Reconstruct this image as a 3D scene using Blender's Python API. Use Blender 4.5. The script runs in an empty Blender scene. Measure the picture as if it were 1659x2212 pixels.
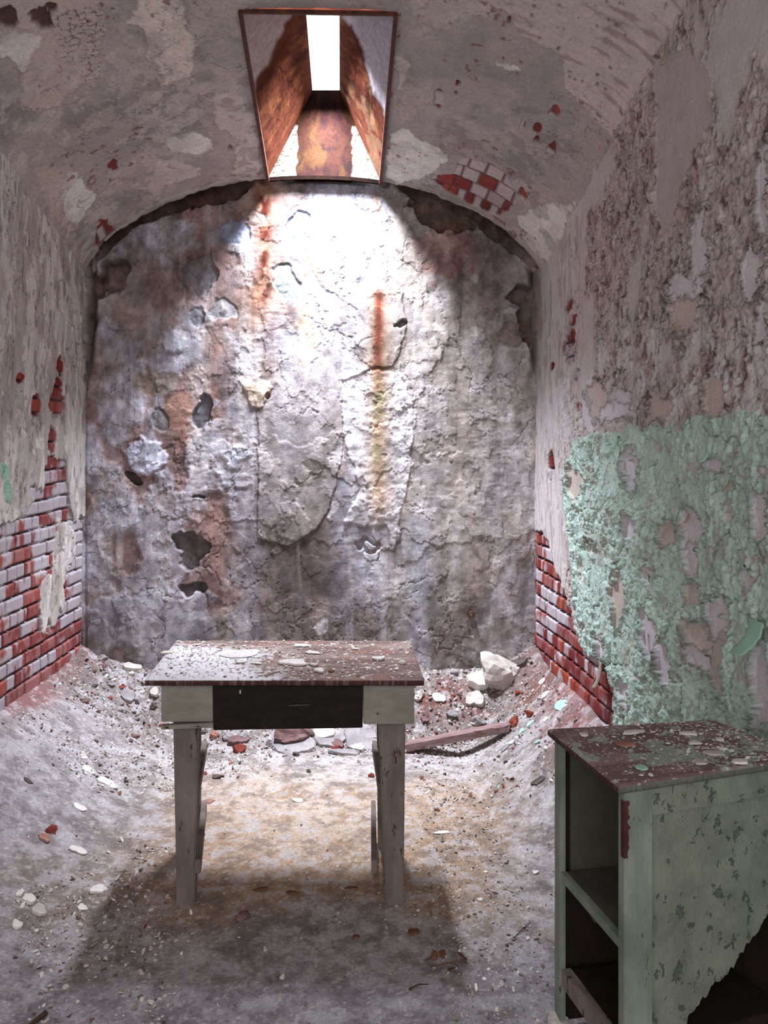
import bpy, bmesh, math, random
import numpy as np
from mathutils import Vector, Matrix, noise as mnoise
random.seed(7); rng = np.random.default_rng(7)
C = bpy.context.scene.collection
F = 1900.0; PX, PY, HC = 735.0, 940.0, 1.55       # focal length, principal point, camera height

# ---------------------------------------------------------------- numpy noise
def sstep(a, b, x):
    t = np.clip((x - a) / (b - a), 0, 1); return t * t * (3 - 2 * t)
def hsh(i, j, s):
    h = (i.astype(np.int64) * 374761393 + j.astype(np.int64) * 668265263 + s * 974634777) & 0xffffffff
    h = ((h ^ (h >> 13)) * 1274126177) & 0xffffffff
    h = ((h ^ (h >> 16)) * 2246822519) & 0xffffffff
    return ((h ^ (h >> 15)) & 0xffffff) / float(0xffffff)
def vn(x, y, s=0):
    i = np.floor(x); j = np.floor(y); fx = x - i; fy = y - j
    fx = fx * fx * (3 - 2 * fx); fy = fy * fy * (3 - 2 * fy)
    a = hsh(i, j, s); b = hsh(i + 1, j, s); c = hsh(i, j + 1, s); d = hsh(i + 1, j + 1, s)
    return (a * (1 - fx) + b * fx) * (1 - fy) + (c * (1 - fx) + d * fx) * fy
def fbm(x, y, s=0, o=5, g=.5):
    t = 0; a = 1; n = 0
    for k in range(o):
        t = t + a * vn(x * 2 ** k + 17.3 * k, y * 2 ** k - 9.1 * k, s + k * 31); n += a; a *= g
    return t / n
def voro(x, y, s=0):
    i0 = np.floor(x); j0 = np.floor(y)
    f1 = np.full(x.shape, 9.); f2 = np.full(x.shape, 9.); cid = np.zeros(x.shape); dx1 = np.zeros(x.shape); dy1 = np.zeros(x.shape)
    for a in (-1, 0, 1):
        for b in (-1, 0, 1):
            i = i0 + a; j = j0 + b
            qx = i + .1 + .8 * hsh(i, j, s) - x; qy = j + .1 + .8 * hsh(i, j, s + 5) - y
            d = np.sqrt(qx * qx + qy * qy); m = d < f1
            f2 = np.where(m, f1, np.minimum(f2, d))
            cid = np.where(m, hsh(i, j, s + 9), cid); dx1 = np.where(m, -qx, dx1); dy1 = np.where(m, -qy, dy1)
            f1 = np.where(m, d, f1)
    return f1, f2, cid, dx1, dy1
def lin(c):
    c = np.array(c, float) / 255.; return np.where(c <= .04045, c / 12.92, ((c + .055) / 1.055) ** 2.4)
def L(c): return tuple(lin(c)) + (1.,)
def mixc(col, c, m):
    m = np.clip(m, 0, 1)[..., None]; return col * (1 - m) + (lin(c) if not isinstance(c, np.ndarray) else c) * m
def sdpoly(x, y, P):
    """signed distance to a polygon, positive inside"""
    d = np.full(x.shape, 1e9); ins = np.zeros(x.shape, bool); n = len(P)
    for k in range(n):
        ax, ay = P[k]; bx, by = P[(k + 1) % n]
        ex, ey = bx - ax, by - ay; t = np.clip(((x - ax) * ex + (y - ay) * ey) / (ex * ex + ey * ey + 1e-12), 0, 1)
        d = np.minimum(d, np.hypot(x - ax - t * ex, y - ay - t * ey))
        c = ((ay > y) != (by > y)) & (x < (bx - ax) * (y - ay) / ((by - ay) if by != ay else 1e-9) + ax)
        ins ^= c
    return np.where(ins, d, -d)
def blob(x, y, cx, cy, rx, ry, rot=0, wob=None):
    c, s = math.cos(rot), math.sin(rot); u = (x - cx) * c + (y - cy) * s; v = -(x - cx) * s + (y - cy) * c
    q = 1 - np.sqrt((u / rx) ** 2 + (v / ry) ** 2)
    return q + (wob if wob is not None else 0)

# ---------------------------------------------------------------- room shape
def XL(Y, z): return -1.40 + .01 * (np.minimum(z, 2.43) - .45) - .06 * (4.75 - Y)
def XR(Y, z): return 1.0425 + .02 * (np.minimum(z, 2.43) - .4) + .05 * (4.75 - Y)
def dep(Y): return np.clip(4.75 - Y, 0, 2.9)
def spring(Y): return 2.425 + .33 * dep(Y)
def rise(Y): return .52 - .13 * dep(Y)
def zceil(X, Y):
    a = XL(Y, 2.43); b = XR(Y, 2.43); u = np.clip(np.abs((X - (a + b) / 2) / ((b - a) / 2)), 0, 1)
    return spring(Y) + rise(Y) * (1 - u ** 2.2) ** .7
def zfloor(X, Y, fine=True):
    X = np.asarray(X, float); Y = np.asarray(Y, float)
    xl = XL(Y, .3); xr = XR(Y, .3)
    m1 = .36 * np.clip((.74 - (X - xl)) / .74, 0, 1) ** 1.5 * (.75 + .25 * sstep(2.5, 3.6, Y))
    m2 = .36 * np.clip((.50 - (xr - X)) / .50, 0, 1) ** 1.4 * sstep(2.9, 3.9, Y)
    m3 = .27 * sstep(4.28, 4.78, Y) ** 1.1
    z = (m1 ** 3 + m2 ** 3 + m3 ** 3) ** (1 / 3.)
    k = .35 + 1.3 * sstep(4.0, 4.6, Y)
    z = z + .022 * (fbm(X * 3, Y * 3, 3, 3) - .5) * k
    if fine: z = z + .010 * (fbm(X * 22, Y * 22, 4, 4) - .5) * (.55 + 2.2 * sstep(4.2, 4.6, Y))
    return z
# pixel of the photograph -> point on a surface of the room
def ray(px, py): return (px - PX) / F, (PY - py) / F
def on_back(px, py, Y=4.78):
    a, b = ray(px, py); return (a * Y, HC + b * Y)
def on_side(px, py):
    a, b = ray(px, py); Y = 3.
    for _ in range(30):
        X = (XL if a < 0 else XR)(Y, HC + b * Y); Y = X / a
    return (Y, HC + b * Y)
def on_ceil(px, py):
    a, b = ray(px, py); lo, hi = .5, 4.75
    for _ in range(40):
        Y = (lo + hi) / 2
        if HC + b * Y > float(zceil(a * Y, Y)): hi = Y
        else: lo = Y
    return (a * lo, lo)
def on_floor(px, py):
    a, b = ray(px, py); lo, hi = 1., 4.9
    for _ in range(40):
        Y = (lo + hi) / 2
        if HC + b * Y < float(zfloor(a * Y, Y)): hi = Y
        else: lo = Y
    return Vector((a * lo, lo, float(zfloor(a * lo, lo))))
def on_plane(px, py, z):
    a, b = ray(px, py); Y = (z - HC) / b; return Vector((a * Y, Y, z))

# ---------------------------------------------------------------- materials
def mat_attr(name, bump=.35, scale=60, rough=.9, var=.3, bscale=None, spec=.2, metal=0., speck=.35):
    """surface colour from the mesh's own 'col' attribute, broken up by fine procedural grain"""
    m = bpy.data.materials.new(name); m.use_nodes = True; N = m.node_tree.nodes; K = m.node_tree.links
    b = N['Principled BSDF']; b.inputs['Roughness'].default_value = rough
    b.inputs['Specular IOR Level'].default_value = spec; b.inputs['Metallic'].default_value = metal
    at = N.new('ShaderNodeAttribute'); at.attribute_name = 'col'
    tc = N.new('ShaderNodeTexCoord')
    n1 = N.new('ShaderNodeTexNoise'); n1.inputs['Scale'].default_value = scale; n1.inputs['Detail'].default_value = 6; n1.inputs['Roughness'].default_value = .7
    n2 = N.new('ShaderNodeTexNoise'); n2.inputs['Scale'].default_value = (bscale or scale * 2.2); n2.inputs['Detail'].default_value = 5; n2.inputs['Roughness'].default_value = .65
    K.new(tc.outputs['Object'], n1.inputs['Vector']); K.new(tc.outputs['Object'], n2.inputs['Vector'])
    r = N.new('ShaderNodeMapRange'); r.inputs['From Min'].default_value = .3; r.inputs['From Max'].default_value = .7
    r.inputs['To Min'].default_value = 1 - var; r.inputs['To Max'].default_value = 1 + var
    K.new(n1.outputs['Fac'], r.inputs['Value'])
    mx = N.new('ShaderNodeVectorMath'); mx.operation = 'SCALE'
    K.new(at.outputs['Color'], mx.inputs[0]); K.new(r.outputs['Result'], mx.inputs['Scale'])
    n3 = N.new('ShaderNodeTexNoise'); n3.inputs['Scale'].default_value = 150; n3.inputs['Detail'].default_value = 3; K.new(tc.outputs['Object'], n3.inputs['Vector'])
    n4 = N.new('ShaderNodeTexNoise'); n4.inputs['Scale'].default_value = 11; n4.inputs['Detail'].default_value = 7; n4.inputs['Roughness'].default_value = .7; K.new(tc.outputs['Object'], n4.inputs['Vector'])
    ad3 = N.new('ShaderNodeMath'); ad3.operation = 'MULTIPLY_ADD'; ad3.inputs[1].default_value = .35; K.new(n4.outputs['Fac'], ad3.inputs[0]); K.new(n3.outputs['Fac'], ad3.inputs[2])
    r3 = N.new('ShaderNodeMapRange'); r3.inputs['From Min'].default_value = .80; r3.inputs['From Max'].default_value = .88; r3.inputs['To Min'].default_value = 1; r3.inputs['To Max'].default_value = 1 - speck
    K.new(ad3.outputs[0], r3.inputs['Value'])
    r4 = N.new('ShaderNodeMapRange'); r4.inputs['From Min'].default_value = .3; r4.inputs['From Max'].default_value = .7; r4.inputs['To Min'].default_value = .86; r4.inputs['To Max'].default_value = 1.12; K.new(n4.outputs['Fac'], r4.inputs['Value'])
    m3 = N.new('ShaderNodeMath'); m3.operation = 'MULTIPLY'; K.new(r3.outputs['Result'], m3.inputs[0]); K.new(r4.outputs['Result'], m3.inputs[1])
    mx3 = N.new('ShaderNodeVectorMath'); mx3.operation = 'SCALE'; K.new(mx.outputs['Vector'], mx3.inputs[0]); K.new(m3.outputs[0], mx3.inputs['Scale'])
    K.new(mx3.outputs['Vector'], b.inputs['Base Color'])
    bp = N.new('ShaderNodeBump'); bp.inputs['Strength'].default_value = bump; bp.inputs['Distance'].default_value = .006
    K.new(n2.outputs['Fac'], bp.inputs['Height']); K.new(bp.outputs['Normal'], b.inputs['Normal'])
    return m
def mat_noise(name, c1, c2, scale=8, rough=.85, bump=.4, stretch=(1, 1, 1), c3=None, t3=.62, bscale=90, spec=.25, detail=8):
    """two mixed colours plus worn patches of a third"""
    m = bpy.data.materials.new(name); m.use_nodes = True; N = m.node_tree.nodes; K = m.node_tree.links
    b = N['Principled BSDF']; b.inputs['Roughness'].default_value = rough; b.inputs['Specular IOR Level'].default_value = spec
    tc = N.new('ShaderNodeTexCoord'); mp = N.new('ShaderNodeMapping'); mp.inputs['Scale'].default_value = stretch
    K.new(tc.outputs['Object'], mp.inputs['Vector'])
    n1 = N.new('ShaderNodeTexNoise'); n1.inputs['Scale'].default_value = scale; n1.inputs['Detail'].default_value = detail; n1.inputs['Roughness'].default_value = .65
    K.new(mp.outputs['Vector'], n1.inputs['Vector'])
    cr = N.new('ShaderNodeValToRGB'); cr.color_ramp.elements[0].position = .35; cr.color_ramp.elements[1].position = .65
    cr.color_ramp.elements[0].color = L(c1); cr.color_ramp.elements[1].color = L(c2)
    K.new(n1.outputs['Fac'], cr.inputs['Fac']); out = cr.outputs['Color']
    n2 = N.new('ShaderNodeTexNoise'); n2.inputs['Scale'].default_value = bscale; n2.inputs['Detail'].default_value = 6
    K.new(mp.outputs['Vector'], n2.inputs['Vector']); hgt = n2.outputs['Fac']
    if c3 is not None:
        n3 = N.new('ShaderNodeTexNoise'); n3.inputs['Scale'].default_value = scale * 2.3; n3.inputs['Detail'].default_value = 9; n3.inputs['Roughness'].default_value = .7
        K.new(mp.outputs['Vector'], n3.inputs['Vector'])
        r3 = N.new('ShaderNodeValToRGB'); r3.color_ramp.elements[0].position = t3; r3.color_ramp.elements[1].position = t3 + .03
        K.new(n3.outputs['Fac'], r3.inputs['Fac'])
        mx = N.new('ShaderNodeMix'); mx.data_type = 'RGBA'; K.new(r3.outputs['Color'], mx.inputs['Factor'])
        K.new(out, mx.inputs['A']); mx.inputs['B'].default_value = L(c3); out = mx.outputs['Result']
        ad = N.new('ShaderNodeMath'); ad.operation = 'MULTIPLY_ADD'; ad.inputs[1].default_value = -.8
        K.new(r3.outputs['Color'], ad.inputs[0]); K.new(hgt, ad.inputs[2]); hgt = ad.outputs[0]
    K.new(out, b.inputs['Base Color'])
    bp = N.new('ShaderNodeBump'); bp.inputs['Strength'].default_value = bump; bp.inputs['Distance'].default_value = .003
    K.new(hgt, bp.inputs['Height']); K.new(bp.outputs['Normal'], b.inputs['Normal'])
    return m

# ---------------------------------------------------------------- mesh helpers
def link(o, parent=None):
    C.objects.link(o)
    if parent is not None: o.parent = parent
    return o
def tag(o, label, cat, group=None, kind=None):
    if label: o['label'] = label
    if cat: o['category'] = cat
    if group: o['group'] = group
    if kind: o['kind'] = kind
    return o
def raw_mesh(name, co, faces, mat, col=None, smooth=True, parent=None, loc=None):
    """co (n,3), faces (m,4) or list"""
    me = bpy.data.meshes.new(name)
    if isinstance(faces, np.ndarray):
        k = faces.shape[1]
        me.vertices.add(len(co)); me.vertices.foreach_set('co', co.astype(np.float32).ravel())
        me.loops.add(faces.size); me.loops.foreach_set('vertex_index', faces.astype(np.int32).ravel())
        me.polygons.add(len(faces)); me.polygons.foreach_set('loop_start', np.arange(0, faces.size, k, dtype=np.int32))
        me.update(calc_edges=True)
    else:
        me.from_pydata([tuple(map(float, c)) for c in co], [], faces); me.update()
    me.polygons.foreach_set('use_smooth', np.full(len(me.polygons), smooth))
    if col is not None:
        at = me.color_attributes.new('col', 'FLOAT_COLOR', 'POINT')
        c4 = np.ones((len(co), 4), np.float32); c4[:, :3] = np.clip(col.reshape(-1, 3), 0.003, 1); at.data.foreach_set('color', c4.ravel())
    me.materials.append(mat); me.validate()
    o = bpy.data.objects.new(name, me)
    if loc is not None: o.location = loc
    return link(o, parent)
def grid(name, P, col, mat, keep=None, flip=False, parent=None):
    ny, nx = P.shape[:2]; idx = np.arange(ny * nx).reshape(ny, nx)
    q = np.stack([idx[:-1, :-1], idx[:-1, 1:], idx[1:, 1:], idx[1:, :-1]], -1).reshape(-1, 4)
    if flip: q = q[:, ::-1]
    if keep is not None: q = q[keep.ravel()]
    return raw_mesh(name, P.reshape(-1, 3), q, mat, col, True, parent)
def brick(u, v, seed, ch=.069, bl=.20):
    """mortar distance, per-brick random numbers and local coordinates"""
    wob = .005 * (fbm(u * 4, v * 4, seed + 2, 3) - .5) * 2
    v2 = v + wob * 1.4; r = np.floor(v2 / ch); lv = v2 / ch - r
    hd = (np.mod(r, 2) == 0)
    ln = np.where(hsh(r, r * 0, seed) > .72, bl * .5, bl)
    u2 = u + wob + hsh(r, r * 0 + 3, seed) * bl
    c = np.floor(u2 / ln); lu = u2 / ln - c
    dm = np.minimum(np.minimum(lu, 1 - lu) * ln, np.minimum(lv, 1 - lv) * ch)
    return dm, hsh(c, r, seed + 11), hsh(c, r, seed + 23), lu, lv
def brick_col(r1, r2, u, v, seed):
    col = np.zeros(u.shape + (3,)) + lin((124, 46, 42))
    col = mixc(col, (150, 64, 46), sstep(.55, .95, r1)); col = mixc(col, (112, 40, 40), sstep(.45, .05, r1))
    col = col * (.75 + .5 * fbm(u * 30, v * 30, seed, 4))[..., None]
    return col

def axis(a, b, f0, f1, fine, coarse):
    """non-uniform coordinate list from a to b, fine between f0 and f1"""
    s = []
    if f0 > a: s += list(np.linspace(a, f0, max(2, int((f0 - a) / coarse)), endpoint=False))
    s += list(np.linspace(f0, f1, int((f1 - f0) / fine), endpoint=(f1 >= b)))
    if f1 < b: s += list(np.linspace(f1, b, max(2, int((b - f1) / coarse))))
    return np.array(s)

M = {}
M['plaster'] = mat_attr('decayed_plaster', bump=.5, scale=70, var=.16)
M['paintwall'] = mat_attr('peeling_painted_plaster', bump=.45, scale=80, var=.14)
M['floor'] = mat_attr('dusty_floor', bump=.9, scale=110, var=.28, bscale=190)
M['rust'] = mat_attr('rusted_sheet_iron', bump=.35, scale=45, var=.3, rough=.95, spec=.03)

# ================================================================ back wall
HX0, HX1, HY0 = -.395, .222, 3.42
def build_back():
    xs = np.arange(-1.62, 1.27, .0046); vs = np.linspace(0, 1, 640)
    top = np.array([max(2.4, float(zceil(np.clip(x, -1.37, 1.07), 4.75))) for x in xs]) + .125
    X = np.repeat(xs[None], len(vs), 0); Z = vs[:, None] * top[None]
    wx = X + .05 * (fbm(X * 5, Z * 5, 40, 3) - .5); wz = Z + .05 * (fbm(X * 5, Z * 5, 41, 3) - .5)
    H = -.035 * (fbm(X * 1.6, Z * 1.6, 1, 4) - .5) - .009 * (fbm(X * 9, Z * 9, 2, 5) - .5)   # + = into the wall
    # base colours
    n1 = fbm(X * 1.7, Z * .9, 5, 5); n2 = fbm(X * 6, Z * 3.2, 6, 5); n3 = fbm(wx * 14, wz * 12, 7, 5)
    col = np.zeros(X.shape + (3,)) + lin((154, 148, 154))
    col = mixc(col, (182, 182, 196), sstep(.50, .68, n1) * .8)
    col = mixc(col, (150, 130, 117), sstep(.50, .34, n2) * .7)
    col = mixc(col, (126, 104, 98), sstep(.56, .70, n3) * .55)
    left = sstep(-.35, -.75, X + .2 * (n2 - .5))
    rb = sstep(.50, .62, fbm(wx * 4.2, wz * 4.2, 9, 5)) * left
    col = mixc(col, (128, 96, 88), rb * .75); H = H + rb * .008
    cool = sstep(.52, .64, fbm(wx * 5, wz * 3.5, 10, 5)) * sstep(-.2, -.6, X)
    col = mixc(col, (172, 172, 184), cool * .7); H = H - cool * .006
    # right third: smooth beige grey render
    rt = sstep(.12, .35, X + .15 * (n2 - .5))
    col = mixc(col, (168, 158, 148), rt * .55)
    # damp brown column and foot of the wall
    x0, z0 = on_back(640, 1150)
    damp = np.exp(-((X - x0 + .05 * (n2 - .5)) / .25) ** 4) * sstep(2.05, 1.35, Z + .5 * (n2 - .5))
    col = mixc(col, (92, 79, 77), damp * .85)
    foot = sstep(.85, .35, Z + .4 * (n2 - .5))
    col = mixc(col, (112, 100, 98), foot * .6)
    x1, _ = on_back(440, 1100); stv = fbm(X * 14, Z * 1.1, 12, 4)
    col = mixc(col, (184, 180, 178), sstep(.58, .72, stv) * .40); col = mixc(col, (122, 108, 102), sstep(.43, .30, stv) * .40)
    xw, _ = on_back(905, 1250)                       # pale run below the middle right
    col = mixc(col, (178, 178, 188), np.exp(-((X - xw + .04 * (n3 - .5)) / .055) ** 2) * sstep(1.3, .9, Z) * .65)
    xw, _ = on_back(618, 850); col = mixc(col, (190, 192, 204), np.exp(-((X - xw) / .035) ** 2) * sstep(1.2, 1.7, Z) * sstep(2.2, 1.9, Z) * .6)
    # thin skins of old render: stepped edges
    for k, (sc, th, hh) in enumerate(((3.1, .52, .007), (4.6, .57, .005), (7.5, .60, .004))):
        q = fbm(wx * sc + 30 * k, wz * sc * .8, 60 + k, 6, .55); m = sstep(th, th + .006, q)
        H = H - m * hh * .5; col = col * (1 + (m[..., None] - .4) * .10)
        col = col * (1 - .35 * np.exp(-((q - th) / .0035) ** 2))[..., None]
    # scaly horizontal flakes
    fl = sstep(.48, .8, fbm(X * 2.5, Z * 2.2, 15, 3) + .15 * np.exp(-((X + .42) / .15) ** 2))
    a = vn(X * 14 + 3 * fbm(X * 8, Z * 8, 16, 2), Z * 40, 17) + .5 * vn(X * 30, Z * 85, 18)
    H = H + fl * .004 * (a - .75) * (1 - damp * .8)
    # cracks
    for sc, s, w, th in ((3.2, 70, .012, .50), (7.0, 71, .014, .56), (14, 72, .02, .62)):
        ww = .35 / sc
        f1, f2, cid, _, _ = voro((X + ww * (fbm(X * sc * 2.5, Z * sc * 2.5, s, 4) - .5) * 2) * sc, (Z + ww * (fbm(X * sc * 2.5, Z * sc * 2.5, s + 1, 4) - .5) * 2) * sc * .8, s)
        g = sstep(w * 1.6, w * .2, f2 - f1) * sstep(th - .04, th + .06, fbm(X * 2.3, Z * 2.3, s + 7, 3))
        H = H + g * .004; col = col * (1 - .5 * g)[..., None]
        H = H + (cid - .5) * .002 * sstep(.5, .6, fbm(X * 2.3, Z * 2.3, s + 7, 3))
    BX = X + .045 * (fbm(X * 11, Z * 11, 44, 3) - .5) * 2; BZ = Z + .045 * (fbm(X * 11, Z * 11, 45, 3) - .5) * 2
    def B(px, py, rx, ry, rot=0, w=.25, ws=22):
        cx, cz = on_back(px, py); k = 4.78 / F
        return blob(BX, BZ, cx, cz, rx * k, ry * k, rot, (w + .12) * (fbm(X * ws, Z * ws, int(px), 4) - .5) * 2)
    # smooth grey skim coat in the middle
    q = sdpoly(X, Z, [on_back(*p) for p in ((745, 590), (790, 625), (870, 630), (880, 700), (850, 790), (800, 800), (735, 820), (740, 1000), (700, 1130), (620, 1180), (560, 1160), (555, 900), (600, 780), (690, 720), (715, 640))])
    q = q + .05 * (fbm(X * 12, Z * 12, 80, 5) - .5); m = sstep(0, .006, q)
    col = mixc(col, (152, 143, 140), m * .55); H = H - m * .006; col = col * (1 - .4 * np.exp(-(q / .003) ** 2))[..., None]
    # white scaled patch right of the middle
    q = sdpoly(X, Z, [on_back(*p) for p in ((742, 760), (800, 800), (870, 800), (900, 900), (880, 1060), (850, 1190), (830, 1140), (740, 1130), (775, 1060), (745, 950), (735, 860))])
    q = q + .06 * (fbm(X * 16, Z * 13, 81, 5) - .5); m = sstep(0, .008, q)
    col = mixc(col, (196, 192, 196), m * .75); H = H - m * .006 + m * .008 * (fbm(X * 26, Z * 30, 82, 4) - .5)
    for px, py, rx, ry in ((730, 985, 16, 22), (715, 1095, 10, 22), (690, 1350, 14, 20)):
        col = mixc(col, (196, 190, 192), sstep(0, .2, B(px, py, rx, ry)) * .7)
    # rust runs
    xr, zt = on_back(572, 410); _, zb = on_back(572, 640)
    w = .030 + .02 * vn(Z * 12, Z * 0, 90)
    run = np.exp(-((X - xr + .02 * (fbm(X * 10, Z * 8, 91, 3) - .5)) / w) ** 2) * sstep(zb - .12, zb + .12, Z + .2 * (n3 - .5)) * sstep(zt + .02, zt - .05, Z)
    col = mixc(col, (150, 100, 62), np.clip(np.exp(-((X - xr) / (w * 2.6)) ** 2) * sstep(zb - .45, zb + .1, Z) * .75, 0, 1))
    col = mixc(col, (78, 26, 12), run * sstep(.30, .55, fbm(X * 20, Z * 14, 92, 4)) * 1.0)
    xr, zt = on_back(818, 625); _, zb = on_back(815, 790); _, ze = on_back(815, 1180)
    core = np.exp(-((X - xr + .025 * (fbm(X * 10, Z * 6, 93, 3) - .5)) / .032) ** 2)
    col = mixc(col, (164, 130, 96), np.exp(-((X - xr) / .075) ** 2) * sstep(ze, ze + .3, Z) * sstep(zt + .02, zt - .02, Z) * .65)
    col = mixc(col, (98, 36, 18), core * sstep(zb - .25, zb + .15, Z + .2 * (n3 - .5)) * sstep(zt + .01, zt - .02, Z) * .95)
    col = mixc(col, (140, 106, 72), core * sstep(ze, ze + .4, Z) * sstep(zb + .1, zb - .1, Z) * .5)
    for py, s in ((870, .12), (985, .10)):
        _, zg = on_back(818, py); col = mixc(col, (122, 128, 92), np.exp(-((X - xr - .01) / .045) ** 2 - ((Z - zg) / s) ** 2) * sstep(.4, .6, fbm(X * 25, Z * 20, 94, 4)) * .7)
    for px, py, rx, ry in ((700, 470, 18, 60), (735, 480, 10, 40), (820, 450, 10, 50), (680, 560, 40, 70), (660, 700, 30, 110)):
        col = mixc(col, (190, 140, 92), sstep(0, .7, B(px, py, rx, ry)) * .55)
    # stones showing through the render
    for px, py, rx, ry, rot, c, d in ((432, 600, 38, 44, 0, (118, 116, 118), .018), (515, 505, 34, 30, 0, (140, 146, 168), .012), (645, 483, 33, 32, 0, (120, 132, 152), .012),
            (615, 605, 30, 42, 0, (150, 160, 160), .010), (437, 900, 20, 42, 0, (88, 88, 96), .030), (285, 1030, 24, 13, -.6, (62, 52, 50), .045), (410, 1185, 34, 40, .3, (84, 80, 80), .040),
            (412, 1270, 28, 15, 0, (76, 70, 70), .030), (427, 688, 22, 26, 0, (132, 132, 140), .010), (480, 672, 26, 30, 0, (140, 138, 140), .006), (1112, 728, 30, 26, 0, (110, 100, 98), .0),
            (545, 470, 26, 22, 0, (150, 132, 124), .006), (345, 905, 14, 30, 0, (120, 118, 120), .010), (425, 1078, 12, 6, 0, (60, 50, 50), .02), (560, 850, 36, 26, 0, (176, 158, 140), -.006),
            (585, 858, 12, 6, 0, (90, 50, 36), .02), (1040, 545, 60, 40, 0, (128, 116, 114), .0), (860, 700, 16, 8, .5, (70, 66, 66), .02)):
        q = B(px, py, rx, ry, rot, .16); m = sstep(0, .12, q)
        col = mixc(col, c, m * .8); H = H + m * d - m * .010 * np.clip(q, 0, 1)
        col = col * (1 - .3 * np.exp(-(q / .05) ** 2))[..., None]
    q = B(310, 985, 46, 32); m = sstep(0, .2, q); col = mixc(col, (186, 186, 202), m * .8); H = H - m * .012
    q = B(385, 900, 36, 60); col = mixc(col, (160, 122, 108), sstep(0, .3, q) * .8)
    q = B(330, 830, 60, 30); col = mixc(col, (120, 104, 84), sstep(0, .3, q) * .6)
    q = B(800, 1180, 24, 26); H = H + sstep(0, .2, q) * .015 - sstep(.35, .5, q) * .02
    # hollows where the masonry fell out under the vault
    arch = zceil(np.clip(X, -1.37, 1.07), 4.75)
    rim = sstep(.055, .0, arch - Z + .09 * (fbm(X * 7, Z * 7, 95, 4) - .5)) * sstep(.36, .48, np.abs(X + .08))
    side = (sstep(.07, 0, X + 1.39 + .06 * (fbm(X * 6, Z * 6, 96, 4) - .5)) + sstep(.07, 0, 1.075 - X + .08 * (fbm(X * 6, Z * 6, 97, 4) - .5))) * sstep(1.75, 2.1, Z)
    cav = np.maximum(rim, side)
    for px, py, rx, ry, rot in ((462, 418, 66, 26, .25), (965, 458, 78, 42, -.45), (1150, 690, 26, 60, 0), (1140, 640, 45, 26, 0), (1090, 500, 60, 24, -.7), (240, 590, 55, 30, .8), (198, 640, 16, 60, 0)):
        cav = np.maximum(cav, sstep(-.05, .25, B(px, py, rx, ry, rot, .35, 10)))
    H = H + cav * .13; col = mixc(col, (86, 58, 40), cav * .8)
    q = B(1112, 728, 34, 28); m = sstep(0, .1, q); H = H - m * .09; col = mixc(col, (120, 108, 104), m)
    rb2 = sstep(0, .3, B(960, 545, 70, 75, .3, .4)); col = mixc(col, (136, 84, 72), rb2 * .5)
    rb3 = sstep(0, .25, B(1090, 590, 95, 110, .2, .4)); col = mixc(col, (112, 98, 96), rb3 * .6)
    rb4 = sstep(0, .3, B(300, 640, 110, 120, .2, .4)); col = mixc(col, (134, 114, 110), rb4 * .5)
    H = H + .02 * (fbm(X * 12, Z * 12, 98, 4) - .5) * sstep(.2, .45, X) * sstep(2.15, 2.35, Z)
    H = H + sstep(.012, 0, np.abs(X - (-1.385))) * .01
    inh = sstep(HX0 - .06, HX0 - .02, X) * sstep(HX1 + .06, HX1 + .02, X)
    H = H + inh * (.05 * sstep(-.03, .01, Z - arch) + .5 * np.clip(Z - arch, 0, 1))
    g1 = fbm(X * 26, Z * 22, 99, 5, .65); g2 = fbm(X * 8, Z * 5, 100, 5, .6)
    col = col * (.72 + .56 * sstep(.25, .75, g1))[..., None] * (.80 + .40 * sstep(.3, .7, g2))[..., None]
    P = np.stack([X, 4.785 + np.clip(H, -.03, .20), Z], -1)
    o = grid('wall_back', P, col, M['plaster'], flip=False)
    tag(o, 'crumbling grey rubble-stone end wall with rust runs below the skylight', None, kind='structure')
    return o
build_back()

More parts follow.
